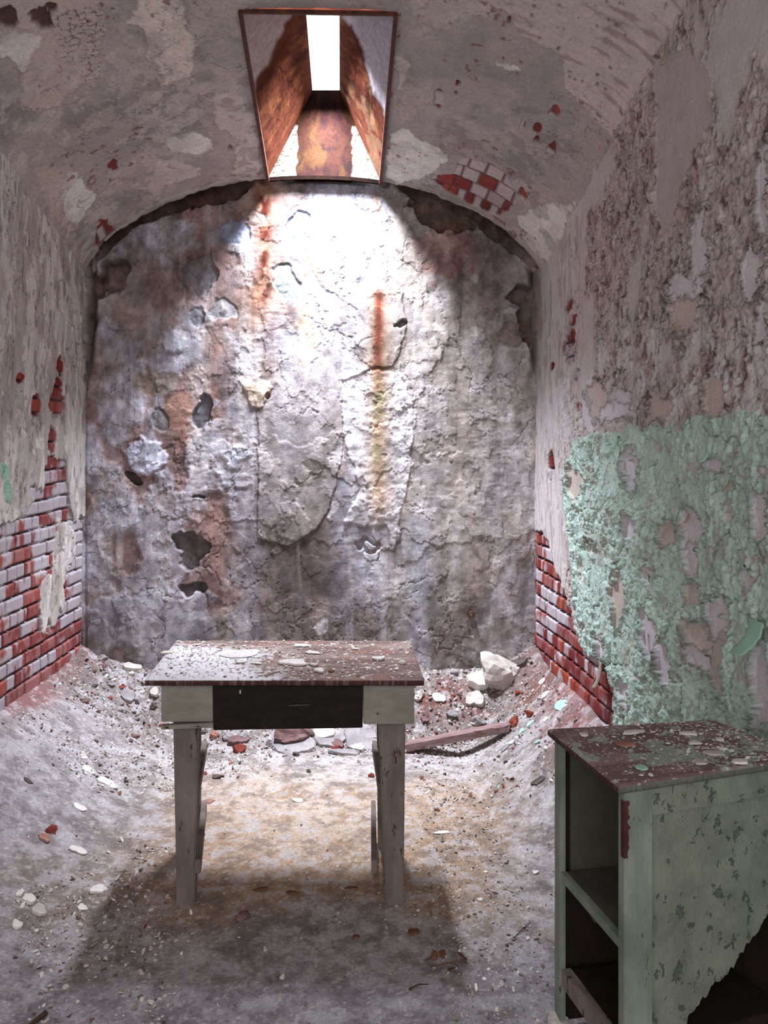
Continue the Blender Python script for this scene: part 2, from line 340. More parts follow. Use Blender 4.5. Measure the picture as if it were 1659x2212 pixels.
# ================================================================ side walls
def side_flakes(Y, Z, sc, s, sy=1.3, warp=.5):
    wx = Y + warp / sc * (fbm(Y * sc, Z * sc, s, 4) - .5) * 2; wz = Z + warp / sc * (fbm(Y * sc, Z * sc, s + 1, 4) - .5) * 2
    f1, f2, cid, dx, dy = voro(wx * sc, wz * sc / sy, s)
    return f1, f2, cid, dx, dy
def build_right():
    ys = axis(-1.0, 4.97, 1.95, 4.76, .0052, .05); vs = np.linspace(0, 1, 660)
    Y = np.repeat(ys[None], len(vs), 0); top = spring(Y[0]) + .035; Z = vs[:, None] * top[None]
    def S(px, py): return on_side(px, py)
    def K(px): return S(px, 940)[0] / F
    def B(px, py, rx, ry, w=.3, ws=16, rot=0):
        cy, cz = S(px, py); y1 = S(px + rx, py)[0]; y2 = S(px - rx, py)[0]
        return blob(Y, Z, cy, cz, abs(y2 - y1) / 2, ry * K(px), rot, w * (fbm(Y * ws, Z * ws, int(px + py), 4) - .5) * 2)
    def PG(pts, amp=.05, s=0, ws=12): return sdpoly(Y, Z, [S(*p) for p in pts]) + amp * (fbm(Y * ws, Z * ws, 200 + s, 5) - .5)
    H = .012 * (fbm(Y * 2, Z * 2, 101, 3) - .5)                     # + = into the room
    n1 = fbm(Y * 3, Z * 2, 102, 4); n2 = fbm(Y * 16, Z * 5, 103, 5); n3 = fbm(Y * 40, Z * 14, 104, 4)
    col = np.zeros(Y.shape + (3,)) + lin((192, 182, 180))
    # upper flaking whitewash
    fm = sstep(4.45, 4.0, Y + .3 * (n1 - .5)) * sstep(.40, .50, fbm(Y * 3.5, Z * 2.2, 105, 4) + .06)
    f1, f2, cid, dx, dy = side_flakes(Y, Z, 38, 106, 1.6)
    ed = sstep(.14, .02, f2 - f1) * (cid > .3)
    big1, big2, bc, bx, by = side_flakes(Y, Z, 13, 107, 1.5)
    H = H + fm * (.009 * (cid - .5) + .010 * dy * (cid - .2) + .006 * (f1) - .006 * ed)
    H = H + fm * (.008 * by * (bc - .3) + .006 * (bc > .7))
    col = mixc(col, (170, 156, 150), fm * (.35 + .5 * sstep(.3, .7, cid)))
    col = mixc(col, (88, 66, 60), fm * ed * .55)
    col = mixc(col, (118, 92, 84), fm * sstep(.6, .75, fbm(Y * 30, Z * 20, 108, 3)) * .6)
    # streaky whitewash near the end wall
    st = sstep(3.9, 4.3, Y + .25 * (n1 - .5))
    wv0 = fbm(Y * 8, Z * 8, 119, 3); stv = fbm(Y * 46 + 4 * wv0, Z * 11 + 3 * wv0, 109, 5)
    col = mixc(col, (200, 194, 190), st * sstep(.45, .6, stv) * .8); col = mixc(col, (158, 143, 140), st * sstep(.46, .34, stv) * .6)
    H = H + .004 * (stv - .5) * (1 + st)
    zc = S(1230, 860)[1]
    wh = sstep(2.05, 1.8, Z + .25 * (n1 - .5)) * sstep(1.45, 1.65, Z)
    col = mixc(col, (206, 200, 202), wh * sstep(.44, .56, fbm(Y * 22, Z * 8, 110, 5)) * .85)
    pt = fm * sstep(.60, .66, fbm(Y * 48, Z * 26, 111, 4, .6)); col = mixc(col, (84, 58, 54), pt * .75); H = H - pt * .006
    lt = fm * sstep(.58, .64, fbm(Y * 34, Z * 16, 112, 4, .6)); col = mixc(col, (204, 192, 184), lt * .5); H = H + lt * .003
    cr = fm * sstep(.05, .01, big2 - big1) * (bc > .35); col = mixc(col, (78, 58, 54), cr * .7)
    # sea green dado
    gp = PG(((1238, 948), (1300, 930), (1345, 925), (1420, 915), (1470, 905), (1500, 893), (1560, 892), (1659, 885), (2400, 860), (2400, 3400), (1500, 3000), (1335, 1700), (1330, 1560), (1318, 1500), (1300, 1440), (1262, 1410), (1245, 1350), (1238, 1250), (1226, 1150), (1216, 1080), (1225, 1010)), .07, 1, 14)
    gm = sstep(-.004, .006, gp + .03 * (n2 - .5))
    a1, a2, ac, ax_, ay_ = side_flakes(Y, Z, 30, 120, 1.1, .6)
    b1, b2, bc2, bx2, by2 = side_flakes(Y, Z, 8.5, 121, 1.3, .7)
    fineF = sstep(.42, .55, fbm(Y * 3, Z * 3, 122, 3) + .25 * sstep(1.25, .5, Z)) * (1 - .8 * sstep(2.75, 2.5, Y) * sstep(.95, 1.15, Z))
    g = lin((184, 206, 194))[None, None] * (.92 + .16 * ac)[..., None]
    g = mixc(g, (198, 222, 210), sstep(.62, .85, bc2) * .6); g = mixc(g, (164, 180, 168), sstep(.55, .68, fbm(Y * 9, Z * 9, 123, 4)) * .5)
    col = mixc(col, g, gm)
    crk = sstep(.10, .015, a2 - a1) * (.25 + .75 * fineF) * (ac > .35); crb = sstep(.05, .008, b2 - b1) * (bc2 > .3)
    H = H + gm * (.004 + (.2 + .4 * fineF) * (.009 * ay_ * (ac - .15) + .005 * ax_ * (bc2 - .5) + .004 * (ac - .5)) - .004 * crk + .016 * by2 * (bc2 - .35) * .6 + .005 * a1 * fineF)
    H = H - gm * crb * .014 + gm * sstep(.62, .85, bc2) * .006 * sstep(.02, .12, b2 - b1); col = mixc(col, (104, 104, 96), gm * np.maximum(crk * .42, crb * .7))
    small = gm * sstep(.66, .70, fbm(Y * 26, Z * 20, 124, 4)); col = mixc(col, (186, 178, 172), small * .8); H = H - small * .005
    small = gm * sstep(.66, .72, fbm(Y * 12, Z * 10, 125, 5)); col = mixc(col, (158, 150, 144), small * .6)
    # bare plaster islands
    for i, (px, py, rx, ry) in enumerate(((1245, 1045, 16, 32), (1365, 1012, 14, 34), (1366, 1138, 14, 26), (1442, 1152, 15, 22), (1505, 1150, 20, 42), (1496, 1205, 12, 30), (1335, 1292, 11, 48),
            (1408, 1365, 18, 38), (1440, 1432, 16, 40), (1512, 1372, 32, 26), (1560, 1345, 22, 46), (1520, 1425, 34, 18), (1555, 1440, 12, 50), (1545, 1005, 14, 16), (1648, 1105, 16, 70), (1480, 665, 28, 60), (1478, 620, 34, 26),
            (1512, 545, 14, 66), (1545, 852, 22, 34), (1625, 590, 18, 46), (1650, 430, 10, 90), (1290, 860, 20, 30), (1345, 870, 16, 30), (1330, 890, 30, 18), (1420, 880, 24, 30), (1650, 700, 14, 60), (1355, 1500, 10, 26), (1500, 1280, 12, 20), (1620, 1250, 10, 24), (1400, 1245, 8, 20), (1280, 1180, 6, 20), (1300, 1395, 8, 26), (1652, 1500, 20, 90))):
        q = B(px, py, rx * 1.15, ry * 1.1, 1.0, 20); m = sstep(-.03, .06, q)
        col = mixc(col, (212, 204, 208) if i % 3 else (196, 182, 172), m * .95); H = H * (1 - m) + m * (-.004 + .003 * (n2 - .5))
        col = col * (1 - .45 * np.exp(-((q + .08) / .07) ** 2))[..., None]; H = H + .010 * np.exp(-((q + .12) / .10) ** 2)
    q = PG(((1400, 140), (1440, 110), (1490, 110), (1530, 150), (1540, 260), (1500, 330), (1470, 400), (1455, 470), (1430, 520), (1418, 470), (1415, 330), (1425, 230)), .05, 3, 9)
    m = sstep(0, .01, q); col = mixc(col, (182, 170, 168), m * .9); H = H * (1 - m) + m * -.003
    # brickwork
    bp = PG(((1140, 1140), (1172, 1150), (1186, 1180), (1200, 1240), (1226, 1290), (1240, 1350), (1262, 1410), (1310, 1440), (1330, 1500), (1330, 1700), (1140, 1700)), .06, 5, 13)
    bm = sstep(-.004, .004, bp)
    for px, py, rx, ry in ((1232, 770, 11, 18), (1235, 730, 10, 18), (1238, 690, 9, 14), (1222, 745, 8, 22), (1230, 660, 8, 14), (1190, 1000, 7, 26), (1187, 1030, 6, 14), (1250, 880, 5, 12), (1192, 790, 5, 9), (1245, 810, 8, 14), (1200, 1270, 14, 30)):
        bm = np.maximum(bm, sstep(-.05, .05, B(px, py, rx, ry, .5)))
    dm, r1, r2, lu, lv = brick(Y, Z, 300)
    bc = brick_col(r1, r2, Y, Z, 301)
    dust = sstep(.84, .94, lv) * .2
    wv = fbm(Y * 26, Z * 14, 302, 5); ww = np.clip(sstep(.66, .80, r2 * .62 + wv * .55) * .85 + .18 * sstep(.4, .6, wv), 0, 1)
    bc = mixc(bc, (182, 172, 178), np.clip(ww + dust * sstep(.35, .6, wv), 0, 1)); mort = sstep(.007, .003, dm + .004 * (n2 - .5))
    bc = mixc(bc, (70, 56, 60), mort * .85)
    col = mixc(col, bc, bm)
    H = H * (1 - bm) + bm * (-.010 - .014 * mort + .006 * (r1 - .5) + .003 * (n2 - .5) - .006 * sstep(.012, .004, dm))
    col = col * (1 - .45 * np.exp(-((bp) / .006) ** 2) * (bm < .95))[..., None]
    # base stained by brick dust, dark joint with the end wall
    H = H - .02 * sstep(4.735, 4.76, Y) * sstep(1.0, 1.3, -Z + 2.2)
    corner = sstep(4.70, 4.75, Y); H = H * (1 - corner * .5)
    col = mixc(col, (120, 106, 100), sstep(.35, .15, Z) * .4)
    H = np.clip(H, -.03, .026)
    Hs = np.where(Y < 2.7, np.minimum(H, .02), H)
    P = np.stack([XR(Y, Z) - Hs, Y, Z], -1)
    o = grid('wall_right', P, col, M['paintwall'], flip=True)
    tag(o, 'right cell wall with peeling sea-green dado and bare brick at its foot', None, kind='structure'); return o
wall_right = build_right()

def build_left():
    ys = axis(-1.0, 4.97, 3.2, 4.76, .0042, .05); vs = np.linspace(0, 1, 660)
    Y = np.repeat(ys[None], len(vs), 0); top = spring(Y[0]) + .035; Z = vs[:, None] * top[None]
    S = on_side
    def B(px, py, rx, ry, w=.3, ws=16):
        cy, cz = S(px, py); y1 = S(px + rx, py)[0]; y2 = S(px - rx, py)[0]
        return blob(Y, Z, cy, cz, abs(y2 - y1) / 2, ry * cy / F, 0, w * (fbm(Y * ws, Z * ws, int(px + py), 4) - .5) * 2)
    H = .012 * (fbm(Y * 2, Z * 2, 401, 3) - .5)
    n1 = fbm(Y * 3, Z * 2, 402, 4); n2 = fbm(Y * 16, Z * 5, 403, 5)
    wq = fbm(Y * 7, Z * 7, 408, 3); st = fbm(Y * 34 + 3 * wq, Z * 9 + 2 * wq, 404, 5); big = fbm(Y * 9 + wq, Z * 3 + wq, 405, 5)
    col = np.zeros(Y.shape + (3,)) + lin((196, 188, 184))
    col = mixc(col, (214, 208, 202), sstep(.46, .62, st) * .7); col = mixc(col, (160, 148, 144), sstep(.47, .34, st) * .6)
    col = mixc(col, (158, 148, 142), sstep(.52, .60, big) * .6); H = H - sstep(.52, .56, big) * .004 + .005 * (st - .5)
    f1, f2, cid, dx, dy = side_flakes(Y, Z, 26, 406, 2.4)
    fl = sstep(.45, .55, fbm(Y * 3, Z * 3, 407, 3)); H = H + fl * (.007 * dy * (cid - .3) + .004 * (cid - .5))
    col = mixc(col, (96, 78, 76), fl * sstep(.10, .02, f2 - f1) * (cid > .55) * .6)
    pt = sstep(.62, .68, fbm(Y * 44, Z * 14, 412, 4, .6)); col = mixc(col, (112, 94, 92), pt * .6); H = H - pt * .003
    # brick field
    line = [(-400, 1150), (0, 1140), (60, 1110), (95, 1060), (105, 985), (140, 1000), (150, 1080), (160, 1130), (183, 1110), (200, 1130), (200, 1700), (-400, 2400)]
    bp = sdpoly(Y, Z, [S(*p) for p in line]) + .09 * (fbm(Y * 11, Z * 9, 410, 5) - .5)
    bm = sstep(-.004, .004, bp)
    bm = bm * (1 - sstep(-.02, .06, B(112, 1290, 26, 70, .6))) * (1 - sstep(-.02, .06, B(140, 1190, 22, 60, .6)))
    for px, py, rx, ry in ((80, 875, 12, 24), (124, 868, 18, 30), (47, 816, 9, 14), (128, 840, 10, 30), (115, 950, 10, 30), (112, 1015, 14, 16), (88, 1080, 10, 24), (128, 1020, 6, 16), (75, 1060, 6, 16), (132, 790, 6, 26)):
        bm = np.maximum(bm, sstep(-.05, .05, B(px, py, rx, ry, .45)))
    dm, r1, r2, lu, lv = brick(Y, Z, 420, bl=.19)
    bc = brick_col(r1, r2, Y, Z, 421)
    low = sstep(.95, .55, Z + .12 * (n1 - .5)) * sstep(3.85, 4.15, Y) ; pk = sstep(1.3, 1.9, Z)
    wv = fbm(Y * 26, Z * 13, 422, 5); ww = sstep(.52, .66, r2 * .55 + wv * .55 + .09 - low * .20 - pk * .5 + .3 * sstep(4.45, 4.65, Y) * sstep(.5, .75, Z))
    bc = mixc(bc, (176, 168, 174), np.clip(ww * .85 + sstep(.8, .95, lv) * .15 * (1 - pk), 0, 1))
    bc = mixc(bc, (158, 116, 116), (.15 + sstep(.42, .6, wv) * .45) * (1 - ww) * (1 - pk))
    mort = sstep(.0065, .003, dm + .004 * (n2 - .5)); bc = mixc(bc, (74, 56, 60), mort * .85)
    sm = sstep(.53, .60, fbm(Y * 5, Z * 4, 433, 5)) * sstep(.55, .85, Z) * (1 - pk); bc = mixc(bc, (178, 171, 175), sm * .85); mort = mort * (1 - .8 * sm)
    col = mixc(col, bc, bm)
    H = H * (1 - bm) + bm * (-.009 - .014 * mort + .008 * (r1 - .5) + .003 * (n2 - .5) - .006 * sstep(.012, .004, dm))
    col = col * (1 - .35 * np.exp(-((bp) / .006) ** 2) * (bm < .95))[..., None]
    # green paint left over at the picture's edge
    q = sdpoly(Y, Z, [S(*p) for p in ((-300, 960), (10, 1000), (25, 1040), (24, 1100), (20, 1150), (0, 1140), (-300, 1200))]) + .04 * (fbm(Y * 16, Z * 14, 430, 4) - .5)
    m = sstep(0, .006, q); a1, a2, ac, ax_, ay_ = side_flakes(Y, Z, 18, 431, 1.1)
    g = lin((146, 188, 164))[None, None] * (.85 + .3 * ac)[..., None]
    bare = sstep(.52, .56, fbm(Y * 7, Z * 5, 432, 4)); m = m * (1 - bare)
    col = mixc(col, g, m); H = H + m * (.006 + .014 * ay_ * ac); col = mixc(col, (90, 88, 80), m * sstep(.08, .02, a2 - a1) * .7)
    H = np.clip(H, -.03, .024)
    P = np.stack([XL(Y, Z) + H, Y, Z], -1)
    o = grid('wall_left', P, col, M['paintwall'], flip=False)
    tag(o, 'left cell wall of whitewashed brick under streaked plaster', None, kind='structure'); return o
build_left()

# ================================================================ ceiling vault
HX0, HX1, HY0 = -.395, .222, 3.42
def build_ceiling():
    ya = axis(-1.0, 4.75, 2.05, 4.75, .0056, .05)
    if ya[-1] < 4.75: ya = np.append(ya, 4.75)
    k0 = int(np.argmin(abs(ya - HY0))); ya[k0] = HY0
    s = np.linspace(-1, 1, 560); u = .55 * np.sin(s * math.pi / 2) + .45 * s
    ny = len(ya); Yg = np.repeat(ya[:, None], len(u), 1)
    a = XL(Yg, 2.43); b = XR(Yg, 2.43); X = (a + b) / 2 + u[None] * (b - a) / 2
    for hx in (HX0, HX1):                        # pull the nearest grid lines onto the sides of the opening
        d = hx - X; near = np.exp(-(d / .03) ** 2); i = np.argmin(abs(X[k0] - hx))
        for r in range(k0 - 2, ny):
            i = np.argmin(abs(X[r] - hx)); X[r, i] = hx
    Z = zceil(X, Yg); Y = Yg
    H = .012 * (fbm(X * 2, Y * 2, 501, 3) - .5)                 # + = hangs down
    n2 = fbm(X * 14, Y * 14, 502, 5); n3 = fbm(X * 5, Y * 5, 503, 5)
    col = np.zeros(X.shape + (3,)) + lin((166, 154, 150))
    col = col * (.80 + .40 * fbm(X * 3, Y * 3, 504, 6, .6))[..., None]
    col = mixc(col, (140, 130, 132), sstep(.5, .65, fbm(X * 6, Y * 6, 505, 4)) * .4)
    def PG(pts, amp=.06, s=0, ws=11): return sdpoly(X, Y, [on_ceil(*p) for p in pts]) + amp * (fbm(X * ws, Y * ws, 510 + s, 5, .6) - .5)
    def lay(q, c, k, h, soft=.006):
        nonlocal col, H
        q = q + .016 * (n2 - .5) * 2 + .014 * (fbm(X * 60, Y * 60, 560, 3) - .5) * 2; m = sstep(-soft / 2, soft, q); col = mixc(col, c, m * k * (.6 + .4 * sstep(.3, .5, n2))); H = H + m * h
        col = col * (1 - .10 * np.exp(-((q + .004) / .004) ** 2))[..., None]; return m
    # left: mottled pitted coat, then the pale layers
    m = lay(PG(((-60, -200), (215, -200), (225, 60), (215, 110), (215, 170), (165, 190), (130, 230), (50, 240), (40, 160), (0, 110)), .05, 1), (186, 172, 162), .85, .004)
    f1, f2, cid, _, _ = voro(X * 34 + 2 * n2, Y * 34, 520); ck = sstep(.12, .02, f2 - f1) * m * sstep(.46, .6, fbm(X * 5, Y * 5, 521, 3)); col = mixc(col, (84, 66, 62), ck * .8); H = H - ck * .006
    lay(PG(((210, -100), (270, -100), (260, 60), (300, 200), (420, 200), (540, 190), (540, 40), (500, -100), (410, -100), (400, 60), (300, 110)), .10, 2, 14), (180, 168, 162), .5, .003)
    lay(PG(((240, 110), (330, 190), (520, 170), (540, 280), (400, 270), (300, 290), (260, 230)), .14, 3, 16), (182, 170, 166), .6, .003)
    lay(PG(((285, -100), (370, -100), (400, 20), (405, 60), (425, 85), (415, 130), (410, 180), (345, 185), (338, 140), (318, 130), (308, 65), (276, 48), (300, 10)), .03, 4), (212, 200, 188), .95, .005)
    lay(PG(((345, 305), (370, 292), (420, 285), (455, 300), (460, 320), (430, 330), (370, 326)), .02, 5), (220, 214, 206), .95, .005)
    lay(PG(((-40, 40), (20, 70), (95, 78), (78, 110), (48, 166), (20, 130), (-20, 110)), .03, 6), (210, 204, 194), .9, .004)
    lay(PG(((320, 395), (345, 345), (385, 345), (430, 365), (425, 380), (360, 400), (345, 428), (322, 415)), .03, 7), (198, 186, 176), .9, .004)
    lay(PG(((130, 400), (150, 360), (185, 395), (212, 430), (190, 450), (165, 490), (140, 460)), .03, 8), (218, 212, 200), .95, .004)
    lay(PG(((80, 360), (150, 350), (140, 440), (170, 480), (160, 540), (110, 470)), .10, 9, 16), (182, 168, 156), .7, .003)
    lay(PG(((450, 210), (510, 190), (545, 240), (570, 380), (500, 375), (520, 300), (470, 280)), .06, 10), (200, 188, 178), .8, .004)
    lay(PG(((340, 440), (450, 400), (520, 370), (570, 385), (560, 390), (440, 410), (330, 470), (230, 540), (200, 560), (280, 470)), .05, 11), (192, 182, 172), .7, .003)
    # right: grey coat bounded by flaking pale coat towards the wall
    q = PG(((860, -100), (1060, -100), (1110, 60), (1165, 95), (1215, 120), (1215, 190), (1255, 225), (1290, 270), (1330, 300), (1290, 350), (1270, 440), (1140, 490), (1090, 520), (870, 400)), .05, 12)
    far = sstep(.004, -.006, q) * sstep(.25, .4, X)
    col = mixc(col, (192, 180, 174), far * .85); H = H + far * .004
    f1, f2, cid, dx, dy = voro(X * 30, Y * 22 + n2, 530); pit = far * sstep(.55, .72, cid) * sstep(.30, .10, f1 + .5 * (n2 - .4)) * sstep(.42, .55, fbm(X * 6, Y * 6, 531, 3)); col = mixc(col, (104, 84, 78), pit * .8); H = H - pit * .006
    st = fbm(X * 10, Y * 40, 532, 4); col = mixc(col, (130, 112, 108), far * sstep(.56, .7, st) * .6); H = H + far * .004 * (st - .5)
    lay(PG(((845, 290), (870, 270), (900, 300), (950, 320), (975, 340), (940, 370), (925, 380), (860, 395), (835, 380)), .04, 13), (220, 214, 206), .85, .004)
    lay(PG(((850, 120), (880, 130), (890, 170), (860, 190)), .05, 14), (198, 186, 178), .8, .003)
    lay(PG(((1068, 130), (1110, 140), (1125, 152), (1100, 152), (1070, 140)), .012, 15), (220, 214, 206), .9, .004)
    lay(PG(((1110, 470), (1180, 440), (1240, 440), (1190, 560), (1150, 540)), .06, 16), (220, 214, 206), .8, .003)
    lay(PG(((880, 60), (960, -60), (1080, -60), (1100, 40), (1010, 30), (960, 60)), .16, 17, 15), (186, 174, 168), .6, .003)
    lay(PG(((855, 200), (880, 170), (940, 200), (900, 260), (860, 270)), .12, 18, 15), (180, 168, 162), .6, .003)
    m1 = fbm(X * 17, Y * 17, 570, 6, .65); th1 = sstep(.53, .56, m1) * sstep(.40, .55, fbm(X * 2.4, Y * 2.4, 571, 3))
    col = mixc(col, (198, 188, 182), th1 * .45); H = H + th1 * .002
    th2 = sstep(.46, .43, fbm(X * 12 + 5, Y * 16, 572, 6, .65)) * sstep(.45, .6, fbm(X * 2.8, Y * 2.8, 573, 3)); col = mixc(col, (118, 106, 104), th2 * .45); H = H - th2 * .002
    f1, f2, cid, _, _ = voro(X * 7 + 1.5 * n2, Y * 7 + 1.5 * n3, 574); ck = sstep(.030, .006, f2 - f1) * sstep(.5, .62, fbm(X * 3, Y * 3, 575, 3)); col = mixc(col, (82, 68, 64), ck * .6)
    rs = sstep(.70, .73, fbm(X * 30, Y * 30, 576, 4)) * sstep(.5, .65, fbm(X * 3.3, Y * 3.3, 577, 3)); col = mixc(col, (112, 56, 52), rs * .7)
    # bricks showing above the end wall
    bq = PG(((925, 385), (975, 378), (995, 345), (1060, 350), (1095, 380), (1120, 425), (1110, 440), (1075, 470), (1010, 440), (960, 410)), .05, 20, 14)
    bm = sstep(-.003, .004, bq)
    for px, py, r in ((1198, 243, 9), (1130, 270, 6), (1160, 275, 7), (1193, 320, 9), (948, 205, 8), (948, 225, 9), (245, 362, 9), (495, 318, 6), (1130, 420, 10), (990, 180, 5), (225, 505, 16), (240, 515, 12), (860, 80, 4), (1100, 45, 5), (1160, 300, 5), (220, 520, 10), (985, 200, 4)):
        cx, cy = on_ceil(px, py); k = cy / F; bm = np.maximum(bm, sstep(-.1, .05, blob(X, Y, cx, cy, r * k, r * k * 2, 0, .7 * (fbm(X * 25, Y * 25, int(px), 3) - .5) * 2)))
    dm, r1, r2, lu, lv = brick(X * 1.15 + Y * .05, Y, 540, .105, .098)
    bc = brick_col(r1, r2, X, Y, 541); bc = mixc(bc, (184, 174, 174), sstep(.50, .56, r2) * .9)
    mort = sstep(.010, .004, dm); bc = mixc(bc, (98, 62, 64), mort * .8)
    col = mixc(col, bc, bm * .95); H = H * (1 - bm) + bm * (-.006 - .008 * mort)
    for px, py, rx, ry in ((85, 38, 16, 30), (15, 40, 20, 14), (110, 14, 12, 10)):
        cx, cy = on_ceil(px, py); q = blob(X, Y, cx, cy, rx * cy / F * 1.1, ry * cy / F * 1.6, 0, 2.6 * (n2 - .5)); m = sstep(-.05, .2, q); col = mixc(col, (70, 44, 36), m * .9); H = H - m * .02
    H = H + .003 * (fbm(X * 35, Y * 35, 550, 4) - .5) * 2
    edge = sstep(4.68, 4.75, Y); Yj = Y + edge * .035 * (fbm(X * 16, X * 0, 551, 5) - .5) * 2 * sstep(.32, .42, np.abs(X + .085)); col = mixc(col, (150, 140, 124), edge * .3)
    hole = sstep(.0, .02, np.abs(X - HX0)) * sstep(.0, .02, np.abs(X - HX1)); H = H * np.where((Y > HY0 - .05), .3 + .7 * hole, 1)
    P = np.stack([X, Yj, Z - H], -1)
    # thickness at the back edge and an unseen cap added to stop light leaking behind the end wall
    r1_ = P[-1].copy(); r1_[:, 1] = np.where((r1_[:, 0] > HX0 - .001) & (r1_[:, 0] < HX1 + .001), 4.80, 4.765); r1_[:, 2] = Z[-1] + .12
    r2_ = r1_.copy(); r2_[:, 1] = 5.1
    P = np.concatenate([P, r1_[None], r2_[None]]); dark = np.zeros_like(col[-1]) + lin((96, 76, 62)); col = np.concatenate([col, dark[None], dark[None]])
    # unseen side flanges added to block light leaks over the walls
    l = P[:, :1].copy(); l[..., 0] -= .3; r = P[:, -1:].copy(); r[..., 0] += .3
    P = np.concatenate([l, P, r], 1); col = np.concatenate([col[:, :1], col, col[:, -1:]], 1)
    cx = (P[:-1, :-1, 0] + P[1:, 1:, 0]) / 2; cy = (P[:-1, :-1, 1] + P[1:, 1:, 1]) / 2
    inx = (cx > HX0) & (cx < HX1); keep = ~(inx & (cy > HY0))
    keep[-1] = True
    o = grid('ceiling', P, col, M['plaster'], keep=keep, flip=False)
    tag(o, 'barrel-vaulted plaster ceiling with a skylight cut through its crown', None, kind='structure'); return o
build_ceiling()

# ================================================================ skylight shaft (structure)
def quad_sheet(name, c00, c10, c11, c01, colf, mat, n=90, parent=None, th=.004, amp=.006, seed=0):
    """a dented sheet between four corners; colf(u,v) gives the colour"""
    u, v = np.meshgrid(np.linspace(0, 1, n), np.linspace(0, 1, n))
    c00, c10, c11, c01 = (np.array(c, float) for c in (c00, c10, c11, c01))
    P = (c00 * ((1 - u) * (1 - v))[..., None] + c10 * (u * (1 - v))[..., None] + c11 * (u * v)[..., None] + c01 * ((1 - u) * v)[..., None])
    nr = np.cross(c10 - c00, c01 - c00); nr /= np.linalg.norm(nr)
    h = amp * (fbm(u * 5, v * 5, seed, 4) - .5) * np.minimum(np.minimum(u, 1 - u), np.minimum(v, 1 - v)) * 8
    P = P + nr * h[..., None]
    return grid(name, P, colf(u, v), mat, parent=parent)
def rusty(u, v, s):
    c = np.zeros(u.shape + (3,)) + lin((112, 50, 34))
    c = mixc(c, (86, 34, 24), sstep(.45, .62, fbm(u * 4, v * 3, s, 5))); c = mixc(c, (140, 74, 46), sstep(.52, .70, fbm(u * 9, v * 4, s + 1, 5)) * .7)
    return mixc(c, (70, 34, 28), sstep(.60, .72, fbm(u * 24, v * 14, s + 2, 4)) * .6)
WX0, WX1, WY0, WY1, WZ = -.157, -.004, 3.95, 4.96, 3.495
zb = 2.915; zf_ = float(zceil(-.08, HY0)) + .0
BL = (HX0, 4.735, float(zceil(HX0, 4.73)) - .02); BR = (HX1, 4.735, float(zceil(HX1, 4.73)) - .02)
FL = (HX0, HY0, float(zceil(HX0, HY0)) - .004); FR = (HX1, HY0, float(zceil(HX1, HY0)) - .004)
TBL = (WX0, WY1, WZ); TBR = (WX1, WY1, WZ); TFL = (WX0, WY0, WZ); TFR = (WX1, WY0, WZ)
def c_back(u, v):  # rust and plaster darkened in the colour to offset the skylight's glare here
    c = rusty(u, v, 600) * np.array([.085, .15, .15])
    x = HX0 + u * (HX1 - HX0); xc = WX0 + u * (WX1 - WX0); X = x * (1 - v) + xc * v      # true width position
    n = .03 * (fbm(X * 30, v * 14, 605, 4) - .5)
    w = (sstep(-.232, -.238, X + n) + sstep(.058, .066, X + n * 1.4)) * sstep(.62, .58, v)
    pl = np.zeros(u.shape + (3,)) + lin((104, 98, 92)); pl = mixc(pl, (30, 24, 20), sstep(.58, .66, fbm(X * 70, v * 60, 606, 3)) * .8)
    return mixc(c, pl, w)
def c_left(u, v):
    c = rusty(u * 2, v, 610) * np.array([.62, .85, .85])
    st = fbm(u * 6 - v * 3, v * 2 + u * 5, 611, 5)
    c = mixc(c, (110, 64, 40), sstep(.56, .66, st) * .4)
    w = sstep(-.02, .05, (.46 - u - .55 * v) * .9 + .16 * (st - .5)) ; return mixc(c, (190, 176, 172), w * .9)
def c_right(u, v):
    c = rusty(u * 2, v, 620) * np.array([.62, .85, .85]); st = fbm(u * 6 - v * 3, v * 2 + u * 5, 621, 5)
    c = mixc(c, (120, 98, 74), sstep(.56, .62, st) * .4)
    w = sstep(-.02, .05, (.62 - u - .55 * v) * .9 + .22 * (st - .5)); return mixc(c, (200, 196, 206), w * .9)
shaft = bpy.data.objects.new('skylight_shaft', None); shaft.location = (0, 0, 0); link(shaft)
tag(shaft, 'rust-red sheet iron light shaft flaring down through the vault crown', 'light shaft')
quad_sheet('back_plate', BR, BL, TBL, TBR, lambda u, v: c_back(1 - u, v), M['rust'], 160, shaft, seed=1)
quad_sheet('side_plate', FL, BL, TBL, TFL, c_left, M['rust'], 150, shaft, seed=2)['label'] = 'left rusted plate with bare pale plaster at its near end'
quad_sheet('side_plate', FR, BR, TBR, TFR, c_right, M['rust'], 150, shaft, seed=3)['label'] = 'right plate streaked with white and ochre'
quad_sheet('front_plate', FL, FR, TFR, TFL, lambda u, v: rusty(u, v, 630), M['rust'], 60, shaft, seed=4)
M['iron'] = mat_noise('dark_rusted_iron', (52, 30, 24), (96, 52, 36), 30, .7, .5)
def bar(name, a, b, w, h, mat, parent=None, up=(0, 0, 1)):
    a = Vector(a); b = Vector(b); d = (b - a); L_ = d.length; d.normalize(); s = d.cross(Vector(up)).normalized(); t = s.cross(d)
    co = [p + s * sx * w / 2 + t * sz * h / 2 for p in (a, b) for sx, sz in ((-1, -1), (1, -1), (1, 1), (-1, 1))]
    fs = [(0, 3, 2, 1), (4, 5, 6, 7), (0, 1, 5, 4), (1, 2, 6, 5), (2, 3, 7, 6), (3, 0, 4, 7)]
    return raw_mesh(name, co, fs, mat, None, False, parent)
e = .006
bar('rim_bar', (HX0 + e, HY0, FL[2] - .002), (HX0 + e, 4.735, BL[2]), .016, .022, M['iron'], shaft)
